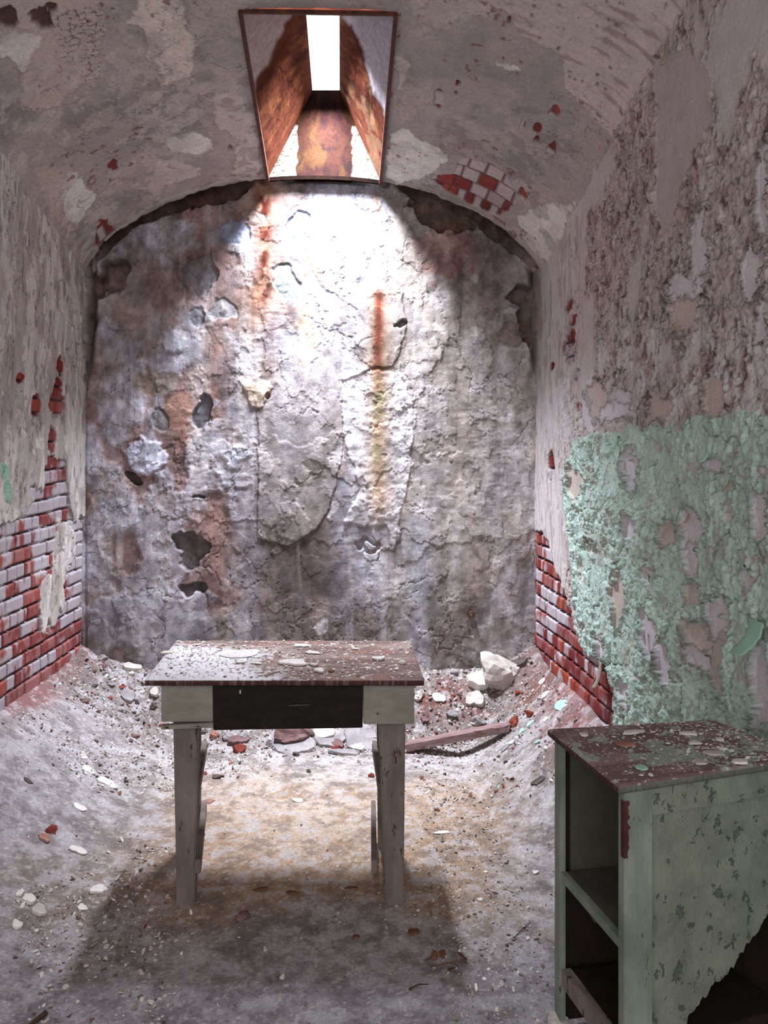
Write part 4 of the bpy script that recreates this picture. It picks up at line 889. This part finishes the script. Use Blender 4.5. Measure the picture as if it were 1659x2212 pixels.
for x, y, s in cand:
    o = bpy.data.objects.new('rubble_stone', rr.choice(pm)); C.objects.link(o); z = float(zfloor(x, y))
    o.location = (x, y, z + s * .12); o.scale = (s, s, s); o.rotation_euler = (rr.uniform(-.5, .5), rr.uniform(-.4, .4), rr.uniform(0, 6.28))
    tag(o, 'small broken stone in the rubble at the foot of the end wall', 'stone', 'rubble along the end wall')

# ================================================================ table
def painted(name, base, dark, wear, **k): return mat_noise(name, base, dark, **k, c3=wear)
M['paint_grey'] = painted('worn_grey_green_paint', (124, 121, 108), (146, 143, 130), (72, 42, 38), scale=13, t3=.625, stretch=(.7, 1, 1.6))
M['leg_paint'] = painted('worn_mauve_grey_paint', (104, 92, 86), (134, 122, 113), (72, 50, 48), scale=9, t3=.60, stretch=(1.6, 1.6, .5))
M['dark_wood'] = mat_noise('dark_bare_wood', (20, 16, 13), (36, 30, 25), 10, .8, .4, (1, 1, 4))
M['edge_wood'] = mat_noise('flaking_maroon_edge', (70, 38, 36), (104, 62, 58), 25, .8, .6, (1, 3, 3), c3=(150, 138, 130), t3=.62)
M['topwood'] = mat_attr('dusty_table_top', bump=.3, scale=90, var=.15, rough=.85)
def hexa(name, cs, mat, parent=None, bev=.002, seg=2):
    """solid from 8 corners (bottom 4 ccw, top 4 ccw) with softened edges"""
    bm = bmesh.new(); v = [bm.verts.new(c) for c in cs]
    for f in ((0, 3, 2, 1), (4, 5, 6, 7), (0, 1, 5, 4), (1, 2, 6, 5), (2, 3, 7, 6), (3, 0, 4, 7)): bm.faces.new([v[i] for i in f])
    bmesh.ops.bevel(bm, geom=bm.edges[:] + bm.verts[:], offset=bev, segments=seg, affect='EDGES'); bmesh.ops.recalc_face_normals(bm, faces=bm.faces)
    me = bpy.data.meshes.new(name); bm.to_mesh(me); bm.free(); me.materials.append(mat); o = bpy.data.objects.new(name, me); return link(o, parent)
def box(name, x0, x1, y0, y1, z0, z1, mat, parent=None, bev=.002):
    return hexa(name, [(x0, y0, z0), (x1, y0, z0), (x1, y1, z0), (x0, y1, z0), (x0, y0, z1), (x1, y0, z1), (x1, y1, z1), (x0, y1, z1)], mat, parent, bev)
ZT = .76; TX0, TX1, TY0, TY1 = -.633, .272, 2.848, 3.388
OX, OY = (TX0 + TX1) / 2, (TY0 + TY1) / 2
table = bpy.data.objects.new('writing_table', None); table.location = (OX, OY, 0); link(table)
tag(table, 'worn wooden table with a dark drawer standing in the middle of the cell', 'table')
def T(x, y): return x - OX, y - OY
def dusty_top(name, corners, z, th, colf, parent, nx=300, ny=190, seed=0, org=(0, 0), front=None):
    """board with a worn upper face; corners fl, fr, br, bl"""
    u, v = np.meshgrid(np.linspace(0, 1, nx), np.linspace(0, 1, ny)); c = [np.array(q) for q in corners]
    P2 = c[0] * ((1 - u) * (1 - v))[..., None] + c[1] * (u * (1 - v))[..., None] + c[2] * (u * v)[..., None] + c[3] * ((1 - u) * v)[..., None]
    col, h = colf(u, v); e = np.minimum(np.minimum(u, 1 - u) * nx / ny * 1.0, np.minimum(v, 1 - v)); rnd = .004 * sstep(.02, 0, e)
    top = np.concatenate([P2, (z - rnd + h)[..., None]], -1)
    def bot(zz, s):
        b = P2[[0, -1]][:, [0, -1]]; return b
    idx = np.arange(nx * ny).reshape(ny, nx); q = np.stack([idx[:-1, :-1], idx[:-1, 1:], idx[1:, 1:], idx[1:, :-1]], -1).reshape(-1, 4)
    ring = np.concatenate([idx[0, :], idx[1:, -1], idx[-1, -2::-1], idx[-2:0:-1, 0]])
    co = top.reshape(-1, 3); cc = col.reshape(-1, 3); n0 = len(co); R = len(ring)
    rc = co[ring].copy(); rc[:, 2] = z - .006; r2 = rc.copy(); r2[:, 2] = z - th + .003; r3 = rc.copy(); r3[:, 2] = z - th
    en = fbm(np.arange(R) * .35, np.arange(R) * 0., seed, 3); ctr = co.mean(0); r2[:, :2] += (ctr[:2] - r2[:, :2]) * (.004 * en)[:, None]; r3[:, :2] += (ctr[:2] - r3[:, :2]) * .008
    ec = np.zeros((R, 3)) + lin((78, 48, 46)); ec = mixc(ec, (120, 104, 98), sstep(.5, .8, fbm(np.arange(R) * .35, np.arange(R) * 0., seed + 3, 4)) * .8)
    if front is not None: fr = np.arange(R) < nx; ec[fr] = lin(front) * (.85 + .3 * hsh(np.arange(R) // 3, np.zeros(R), 9))[fr, None]
    co = np.concatenate([co, rc, r2, r3, [[ctr[0], ctr[1], z - th]]]); cc = np.concatenate([cc, ec, ec * .8, ec * .6, ec[:1] * .6])
    fs = q.tolist()
    for a0, b0 in ((ring, n0 + np.arange(R)), (n0 + np.arange(R), n0 + R + np.arange(R)), (n0 + R + np.arange(R), n0 + 2 * R + np.arange(R))):
        for i in range(R): j = (i + 1) % R; fs.append([int(a0[j]), int(a0[i]), int(b0[i]), int(b0[j])])
    L3 = n0 + 2 * R
    for i in range(R): fs.append([L3 + (i + 1) % R, L3 + i, len(co) - 1])
    co = co.copy(); co[:, 0] -= org[0]; co[:, 1] -= org[1]
    return raw_mesh(name, co, fs, M['topwood'], cc, True, parent)
def ttop(u, v):
    c = np.zeros(u.shape + (3,)) + lin((120, 98, 90)); c = mixc(c, (144, 122, 112), sstep(.45, .65, fbm(u * 4, v * 14, 801, 5))); c = mixc(c, (150, 106, 98), sstep(.55, .7, fbm(u * 7, v * 6, 802, 4)) * .5)
    d = np.clip(sstep(.62, .12, u + .25 * (fbm(u * 3, v * 3, 803, 3) - .5)) * sstep(1.05, .62, v + .35 * u), 0, 1)
    g = fbm(u * 60, v * 30, 804, 4); c = mixc(c, (234, 232, 236), np.clip(d * 1.6, 0, 1) * sstep(.58 - .46 * d, .70 - .42 * d, g) * .95)
    c = mixc(c, (180, 166, 158), sstep(.5, .7, fbm(u * 12, v * 10, 805, 5)) * .45 * sstep(.3, .9, v)); c = mixc(c, (226, 220, 216), sstep(.70, .74, fbm(u * 80, v * 50, 806, 3)) * .9)
    crack = np.exp(-((v - .41) / .004) ** 2); c = mixc(c, (60, 44, 40), crack * .6)
    return c, .0015 * d * g - .001 * crack
dusty_top('tabletop', [(TX0, TY0), (TX1, TY0), (TX1, TY1), (TX0, TY1)], ZT, .022, ttop, table, seed=11, org=(OX, OY))
yf = 2.872
def tb(name, x0, x1, y0, y1, z0, z1, mat, bev=.002, par=table):
    a, b = T(x0, y0); c, d = T(x1, y1); return box(name, a, c, b, d, z0, z1, mat, par, bev)
ap = tb('front_apron', -.585, -.415, yf, yf + .022, .614, .738, M['paint_grey']); ap['label'] = 'left length of grey apron beside the drawer'
ap = tb('front_apron', .075, .242, yf, yf + .022, .606, .738, M['paint_grey']); ap['label'] = 'right length of chipped grey apron beside the drawer'
a0, b0 = T(-.585, yf); a1, b1 = T(-.412, yf + .02)
hexa('loose_rail', [(a0, b0, .588), (a1, b0, .594), (a1, b1, .594), (a0, b1, .588), (a0, b0, .601), (a1, b0, .612), (a1, b1, .612), (a0, b1, .601)], M['paint_grey'], table, .0015)
tb('side_apron', -.585, -.565, yf + .022, 3.35, .606, .738, M['paint_grey']); tb('side_apron', .222, .242, yf + .022, 3.35, .606, .738, M['paint_grey']); tb('back_apron', -.565, .222, 3.33, 3.35, .60, .738, M['paint_grey'])
dr = bpy.data.objects.new('drawer', None); dr.location = T(-.17, yf) + (.65,); link(dr, table); dr['label'] = 'unpainted dark drawer, its pull almost gone'
dx, dy = -.17, yf
hexa('drawer_front', [(-.244, -.006, -.062), (.243, -.006, -.054), (.243, .016, -.054), (-.244, .016, -.062), (-.246, -.006, .084), (.245, -.006, .084), (.245, .016, .084), (-.246, .016, .084)], M['dark_wood'], dr, .002)
box('drawer_box', -.235, .235, .016, .40, -.045, .06, M['dark_wood'], dr)
M['pull'] = mat_noise('tarnished_pull', (62, 66, 62), (92, 96, 92), 30, .5, .3)
tube('handle', [(.00, -.006, .018), (.008, -.016, .022), (.04, -.018, .024), (.066, -.016, .024), (.075, -.006, .022)], .0028, M['pull'], dr)
box('paint_fleck', -.158, -.154, -.0075, -.006, .058, .070, M['flake'], dr, .0003)
def leg(xt0, xt1, xb0, xb1, yt, wy, label=None, mt='leg_paint'):
    a, _ = T(xt0, 0); b, _ = T(xt1, 0); c, _ = T(xb0, 0); d, _ = T(xb1, 0); _, y0 = T(0, yt); y1 = y0 + wy
    x, y = (xb0 + xb1) / 2, yt; z = float(zfloor(x, y)) - .004
    o = hexa('leg', [(c, y0 + .004, z), (d, y0 + .004, z), (d, y1 - .006, z), (c, y1 - .006, z), (a, y0, .735), (b, y0, .735), (b, y1, .735), (a, y1, .735)], M[mt], table, .004, 3)
    if label: o['label'] = label
leg(-.553, -.462, -.540, -.482, 2.896, .060); leg(.120, .216, .152, .209, 2.896, .060)
leg(-.578, -.525, -.572, -.528, 3.29, .055); leg(.136, .205, .142, .195, 3.29, .055)
def stretcher(xn0, xn1, yn, xf0, xf1, z0, z1):
    c = [T(xn0, yn), T(xn1, yn), T(xf1, 3.375), T(xf0, 3.375)]
    hexa('stretcher', [(x, y, z0) for x, y in c] + [(x, y, z1) for x, y in c], M['leg_paint'], table, .002)
stretcher(-.479, -.459, 2.900, -.532, -.512, .105, .150)
stretcher(-.492, -.473, 2.957, -.530, -.510, .335, .380)
stretcher(.102, .121, 2.900, .118, .136, .105, .150)
stretcher(.128, .146, 2.957, .122, .140, .335, .380)

# things lying on the table
ZTT = ZT + .0012
for i, (kd, nm, px, py, w, dp, h, mt, lab, cat) in enumerate([
 ('s', 'paint_flake', 516, 1413, 92, .10, .003, 'flake', 'largest thin white flake on the left half of the tabletop', 'paint flake'),
 ('s', 'plaster_fragment', 632, 1434, 66, .06, .010, 'flake', 'long white plaster piece in the middle of the tabletop', 'plaster fragment'),
 ('s', 'plaster_fragment', 678, 1438, 18, .03, .008, 'stone_pale', 'small cream piece touching the long white plaster piece', 'plaster fragment'),
 ('s', 'paint_flake', 652, 1396, 32, .04, .005, 'flake', 'white flake near the back edge of the tabletop', 'paint flake'),
 ('s', 'paint_flake', 676, 1412, 30, .03, .006, 'flake', 'white flake in front of the one near the back edge', 'paint flake'),
 ('s', 'plaster_fragment', 818, 1425, 25, .035, .010, 'flake', 'white rectangular plaster piece on the right of the tabletop', 'plaster fragment'),
 ('r', 'plaster_lump', 870, 1434, 14, .02, .012, 'flake', 'knobbly white lump near the right edge of the tabletop', 'plaster lump'),
 ('s', 'paint_flake', 767, 1403, 12, .02, .005, 'flake', 'small white flake at the back of the tabletop, right of centre', 'paint flake'),
 ('s', 'plaster_fragment', 690, 1451, 20, .04, .010, 'flake', 'white wedge near the front edge, left of the dark leaf', 'plaster fragment'),
 ('s', 'leaf', 716, 1451, 16, .02, .004, 'leaf', 'dark dry leaf near the front edge of the tabletop', 'leaf'),
 ('s', 'paint_flake', 856, 1447, 11, .015, .004, 'flake', 'tiny white flake below the knobbly lump', 'paint flake'),
 ('r', 'plaster_chip', 844, 1449, 7, .01, .006, 'flake', 'tiny white chip left of the tiny flake at the right front', 'plaster chip'),
 ('s', 'paint_flake', 360, 1411, 22, .03, .005, 'flake', 'white flake at the left edge of the tabletop', 'paint flake'),
 ('s', 'paint_flake', 520, 1432, 20, .02, .004, 'flake', 'small flake just in front of the largest one', 'paint flake'),
 ('s', 'paint_flake', 554, 1434, 22, .025, .004, 'flake', 'flake between the largest one and the long plaster piece', 'paint flake'),
 ('s', 'paint_flake', 426, 1394, 18, .02, .004, 'flake', 'small flake at the back left of the tabletop', 'paint flake')]):
    p = on_plane(px, py, ZT); W = w * p.y / F
    o = rock(nm, up(p, .0015), W, dp, h * 1.2, M[mt], 500 + i, 0, sink=.1) if kd == 'r' else slab(nm, p, W, dp, h * .6, M[mt], 500 + i, random.Random(i).uniform(-.2, .2), lift=.0025)
    tag(o, lab, cat)
def tcol(n, w): return pal[rng.choice(len(pal), n, p=np.array(w) / sum(w))]
u = np.concatenate([rng.beta(1.1, 2.6, 1500), rng.uniform(0, 1, 420)]); v = rng.uniform(.02, .98, len(u)); u = np.clip(u, .01, .99)
pts = np.stack([TX0 + u * (TX1 - TX0), TY0 + v * (TY1 - TY0), np.full(len(u), ZTT + .001)], -1)
chips('tabletop_grit', pts, .003 * (5.5 ** (rng.uniform(0, 1, len(u)) ** 2.4)), tcol(len(u), (10, 8, 4, 1, .6, .4, .1, 0, 0)), M['chip'], 'fine white paint crumbs thick on the left half of the tabletop', 'crumbs', th=.15, tilt=.12)

# ================================================================ cabinet
M['cab_paint'] = mat_noise('peeling_olive_green_paint', (106, 110, 97), (132, 136, 121), 13, .8, .9, (1, 1, .8), c3=(88, 95, 82), t3=.585, bscale=130)
M['cab_post'] = mat_noise('flaking_pale_green_paint', (106, 114, 102), (136, 143, 130), 12, .8, .6, (1, 1, .5), c3=(72, 78, 66), t3=.63)
M['cab_in'] = mat_noise('dull_green_inner_paint', (66, 66, 56), (82, 82, 70), 8, .85, .2)
M['cab_shade'] = mat_noise('shade_dark_boards', (24, 18, 16), (40, 30, 26), 12, .9, .4)  # near-black colour stands in for the shade inside the cabinet
cab = bpy.data.objects.new('cabinet', None); cab.location = (.85, 2.15, 0); link(cab)
tag(cab, 'low green-painted wooden cabinet with an open shelved side and torn front panel', 'cabinet')
cA, cB, cR, cF = np.array((.548, 2.325)), np.array((.615, 1.945)), np.array((1.02, 2.40)), np.array((1.135, 2.125))
def cq(u, v):
    """u along the front from the near-left corner, v from front to back; body is inset from the top's overhang"""
    p = cB * (1 - u) * (1 - v) + cF * u * (1 - v) + cA * (1 - u) * v + cR * u * v
    return p[0] - .85, p[1] - 2.15
def chex(name, u0, u1, v0, v1, z0, z1, mat, bev=.0015):
    c = [cq(u0, v0), cq(u1, v0), cq(u1, v1), cq(u0, v1)]
    return hexa(name, [(x, y, z0) for x, y in c] + [(x, y, z1) for x, y in c], mat, cab, bev)
ZC = .775
def ctop(u, v):
    c = np.zeros(u.shape + (3,)) + lin((118, 96, 92)); c = mixc(c, (142, 120, 116), sstep(.45, .65, fbm(u * 5, v * 8, 821, 5)))
    g = fbm(u * 9, v * 7, 822, 6, .6) + .16 * np.exp(-((u - .40) / .26) ** 2 - ((v - .30) / .26) ** 2); m = sstep(.60, .615, g)
    c = mixc(c, (148, 160, 144), m * .95); c = mixc(c, (206, 200, 196), sstep(.69, .73, fbm(u * 60, v * 60, 823, 3)) * .8)
    return c, .0012 * m
dusty_top('top_board', [cB, cF, cR, cA], ZC, .020, ctop, cab, 260, 240, 31, (.85, 2.15), (104, 106, 94))
zt = ZC - .019
chex('post', .035, .175, .02, .09, 0.0, zt, M['cab_post'])['label'] = 'near left post with flaked maroon corner'
chex('post', .035, .07, .90, .985, .0, zt, M['cab_post'])
chex('post', .88, .97, .02, .09, 0.0, zt, M['cab_post']); chex('post', .88, .97, .90, .97, 0.03, zt, M['cab_post'])
chex('front_rail', .175, .88, .03, .08, zt - .066, zt, M['cab_paint'], .001)
def torn(name, v0, v1, mat, pts, seed, n=60, u0=.175, u1=.88, ztop=zt):
    """board whose lower edge is broken away: pts = (u, z) of the tear"""
    us = np.linspace(u0, u1, n); zs = np.interp(us, [p[0] for p in pts], [p[1] for p in pts]) + .012 * (fbm(us * 60, us * 0, seed, 4) - .5) * 2
    zs = np.maximum(zs, .012); co = []; fs = []
    for u_, z_ in zip(us, zs):
        for v_ in (v0, v1):
            x, y = cq(u_, v_); co += [(x, y, z_), (x, y, ztop)]
    for i in range(n - 1):
        a = i * 4; b = a + 4; fs += [(a, b, b + 1, a + 1), (b + 2, a + 2, a + 3, b + 3), (a + 1, b + 1, b + 3, a + 3), (b, a, a + 2, b + 2)]
    fs += [(0, 1, 3, 2), ((n - 1) * 4, (n - 1) * 4 + 2, (n - 1) * 4 + 3, (n - 1) * 4 + 1)]
    return raw_mesh(name, co, fs, mat, None, False, cab)
torn('front_panel', .066, .084, M['cab_paint'], [(.175, .012), (.33, .015), (.35, .12), (.375, .20), (.5, .26), (.62, .30), (.765, .378), (.88, .45)], 41, 110)['label'] = 'green front panel broken away at lower right'
torn('rear_panel', .93, .95, M['cab_in'], [(.10, .40), (.16, .33), (.24, .27), (.4, .24), (.88, .26)], 42, 80, .11, .88)
chex('side_board', .93, .95, .09, .90, .02, zt, M['cab_shade']); chex('dark_backing', .08, .93, .952, .968, .012, zt, M['cab_shade'], .0008)  # rear backing added to hide the lit floor and keep the opening dark
chex('shelf', .045, .93, .09, .90, .392, .412, M['cab_in'])['label'] = 'middle shelf running back into the dark'
chex('shelf_lip', .040, .075, .088, .902, .390, .4135, M['cab_post'])
chex('bottom_shelf', .10, .93, .09, .90, .115, .158, M['cab_shade'])
chex('shelf_lip', .045, .10, .088, .902, .115, .16, M['leg_paint'])['label'] = 'worn mauve front edge of the lowest shelf'
def maroon():
    co = []; fs = []; n = 18; base = chr
    for i in range(n):
        z = .735 - i * .0075; w = .020 + .022 * mnoise.noise(Vector((i * .7, 0, 3)))
        x0, y0 = cq(.034, .0155); x1, y1 = cq(.034 + max(.008, w * 1.1), .0155); x2, y2 = cq(.032, .05)
        co += [(x2, y2, z), (x0, y0, z), (x1, y1, z)]
    for i in range(n - 1): a = i * 3; fs += [(a, a + 1, a + 4, a + 3), (a + 1, a + 2, a + 5, a + 4)]
    raw_mesh('bare_wood_patch', co, fs, mat_noise('bare_maroon_wood', (56, 30, 28), (84, 48, 42), 30, .8, .4), None, False, cab)
maroon()
for i, (kd, nm, px, py, w, dp, h, mt, lab, cat) in enumerate([
 ('s', 'paint_flake', 1368, 1585, 52, .022, .005, 'flake', 'long white flake at the back left of the cabinet top', 'paint flake'),
 ('s', 'paint_flake', 1488, 1588, 32, .022, .005, 'flake', 'white flake right of the long one on the cabinet top', 'paint flake'),
 ('s', 'paint_flake', 1350, 1611, 36, .035, .004, 'terracotta', 'pinkish triangular flake on the cabinet top', 'paint flake'),
 ('s', 'paint_flake', 1598, 1649, 28, .03, .005, 'flake', 'white flake at the near right edge of the cabinet top', 'paint flake'),
 ('s', 'paint_flake', 1556, 1600, 16, .02, .004, 'flake', 'small white flake near the right end of the cabinet top', 'paint flake'),
 ('s', 'paint_flake', 1500, 1608, 24, .02, .004, 'flake', 'flat white flake in the middle of the cabinet top', 'paint flake'),
 ('s', 'paint_flake', 1386, 1662, 28, .025, .004, 'flake_green', 'mint green flake near the front edge of the cabinet top', 'paint flake'),
 ('s', 'paint_flake', 1262, 1590, 18, .02, .004, 'flake', 'white flake at the left of the cabinet top', 'paint flake'),
 ('s', 'paint_flake', 1540, 1630, 34, .03, .004, 'stone_pale', 'cream flake behind the near right white flake on the cabinet', 'paint flake'),
 ('s', 'paint_flake', 1512, 1650, 26, .025, .004, 'stone_pale', 'beige flake close to the cabinet front edge', 'paint flake'),
 ('s', 'paint_flake', 1560, 1620, 20, .02, .004, 'flake', 'white flake among crumbs at the right of the cabinet top', 'paint flake'),
 ('s', 'paint_flake', 1376, 1567, 12, .02, .006, 'flake', 'upturned white flake at the back edge of the cabinet top', 'paint flake')]):
    p = on_plane(px, py, ZC); W = w * p.y / F
    o = slab(nm, p, W, dp, h, M[mt], 600 + i, random.Random(i).uniform(-.3, .3), lift=.002, n=10); tag(o, lab, cat)
u = np.concatenate([rng.beta(2.6, 1.3, 520), rng.uniform(.02, .98, 220)]); v = rng.uniform(.03, .97, len(u)); u = np.clip(u, .02, .98)
xy = cB * ((1 - u) * (1 - v))[:, None] + cF * (u * (1 - v))[:, None] + cA * ((1 - u) * v)[:, None] + cR * (u * v)[:, None]
chips('cabinet_top_crumbs', np.concatenate([xy, np.full((len(u), 1), ZC + .002)], 1), .003 * (5.0 ** (rng.uniform(0, 1, len(u)) ** 2)), tcol(len(u), (9, 8, 4, 1, .6, .4, .1, 0, 1)), M['chip'], 'white paint crumbs scattered over the cabinet top', 'crumbs', th=.15, tilt=.15)

# ================================================================ pipe stub in the end wall
def pipe():
    x, z = on_back(1017, 1326); co = []; fs = []; n = 20
    for r, y in ((.016, .06), (.016, 0), (.010, 0), (.010, .03)):
        for k in range(n): a = 2 * math.pi * k / n; co.append((r * math.cos(a), y, r * math.sin(a)))
    for i in range(3):
        for k in range(n): fs.append((i * n + k, i * n + (k + 1) % n, (i + 1) * n + (k + 1) % n, (i + 1) * n + k))
    o = raw_mesh('pipe_stub', co, fs, M['iron'], None, True); o.location = (x, 4.752, z); tag(o, 'short rusty pipe end with a white plug low on the end wall', 'pipe')
    co = [(0, .012, 0)] + [(.0098 * math.cos(2 * math.pi * k / n), .016, .0098 * math.sin(2 * math.pi * k / n)) for k in range(n)]
    raw_mesh('plug', co, [(0, k + 1, (k + 1) % n + 1) for k in range(n)], M['flake'], None, True, o)
pipe()

# ================================================================ peeling curls on the right wall (part of the wall)
def curl(px, py, w, hpx, out, turn, mat, seed, label=None, rot=0):
    """strip of paint attached at its top, hanging and rolling off the wall"""
    Y0, Z0 = on_side(px, py); x0 = float(XR(Y0, Z0)) - .018; k = Y0 / F; Hh = hpx * k; W = w * k * 1.6
    n, m = 16, 8; co = []; r = random.Random(seed)
    for i in range(n + 1):
        t = i / n; a = turn * t ** 1.6
        zz = -Hh * (t - .18 * t * t * abs(turn) / 3); ox = out * math.sin(min(a, 3.0) * .55) * t
        ww = W * ((1.0 - .25 * t) if seed < 3 else (.35 + .65 * math.sin(math.pi * min(1, .15 + t * .8)))) * (1 + .1 * r.uniform(-1, 1))
        for j in range(m + 1):
            s = j / m - .5; co.append((-ox - .012 * (1 - 4 * s * s) * t, s * ww + rot * t * Hh, zz + .01 * s * s))
    fs = [(i * (m + 1) + j, i * (m + 1) + j + 1, (i + 1) * (m + 1) + j + 1, (i + 1) * (m + 1) + j) for i in range(n) for j in range(m)]
    o = raw_mesh('paint_curl', co, fs, mat, None, True, wall_right); o.location = (x0, Y0, Z0)
    md = o.modifiers.new('thick', 'SOLIDIFY'); md.thickness = .0016; md.offset = 0
    if label: o['label'] = label
M['curl_g'] = mat_noise('green_paint_skin', (134, 172, 150), (152, 190, 168), 12, .7, .2)
M['curl_b'] = mat_noise('back_of_paint_skin', (134, 122, 110), (156, 142, 128), 12, .8, .2)
curl(1646, 1340, 44, 80, .07, 1.6, M['curl_g'], 1, 'big sheet of green paint rolling off near the picture edge')
curl(1306, 1430, 14, 62, .03, 1.6, M['curl_b'], 2, 'brown-backed paint curl above the bricks')
for q, (px, py, w, h) in enumerate(((1342, 935, 8, 40), (1492, 885, 12, 36), (1540, 975, 9, 26), (1500, 1110, 9, 22), (1395, 1340, 8, 20), (1590, 1040, 10, 24), (1495, 470, 12, 26), (1450, 95, 12, 50), (1395, 430, 10, 34), (1465, 700, 9, 24))):
    curl(px, py, w, h, .014, 1.5, M['curl_b'] if q % 2 or py < 900 else M['curl_g'], 20 + q, rot=.1 * ((q % 3) - 1))

# ================================================================ light, camera, view
w = bpy.data.worlds.new('ambient_fill'); bpy.context.scene.world = w; w.use_nodes = True  # even fill light added, entering by the open near end of the cell
w.node_tree.nodes['Background'].inputs['Color'].default_value = (.97, .96, 1.0, 1); w.node_tree.nodes['Background'].inputs['Strength'].default_value = 2.5
cd = bpy.data.cameras.new('camera'); cd.sensor_fit = 'HORIZONTAL'; cd.sensor_width = 36; cd.lens = F / 1659 * 36
cd.shift_x = (829.5 - PX) / 1659; cd.shift_y = -(1106 - PY) / 1659; cd.clip_start = .02
cam = bpy.data.objects.new('camera', cd); cam.location = (0, 0, HC); cam.rotation_euler = (math.pi / 2, 0, 0); link(cam)
sc = bpy.context.scene; sc.camera = cam
sc.view_settings.view_transform = 'Standard'; sc.view_settings.look = 'None'; sc.view_settings.exposure = 0; sc.view_settings.gamma = 1; sc.view_settings.use_curve_mapping = False
sc.cycles.max_bounces = 10; sc.cycles.diffuse_bounces = 6; sc.cycles.sample_clamp_indirect = 6
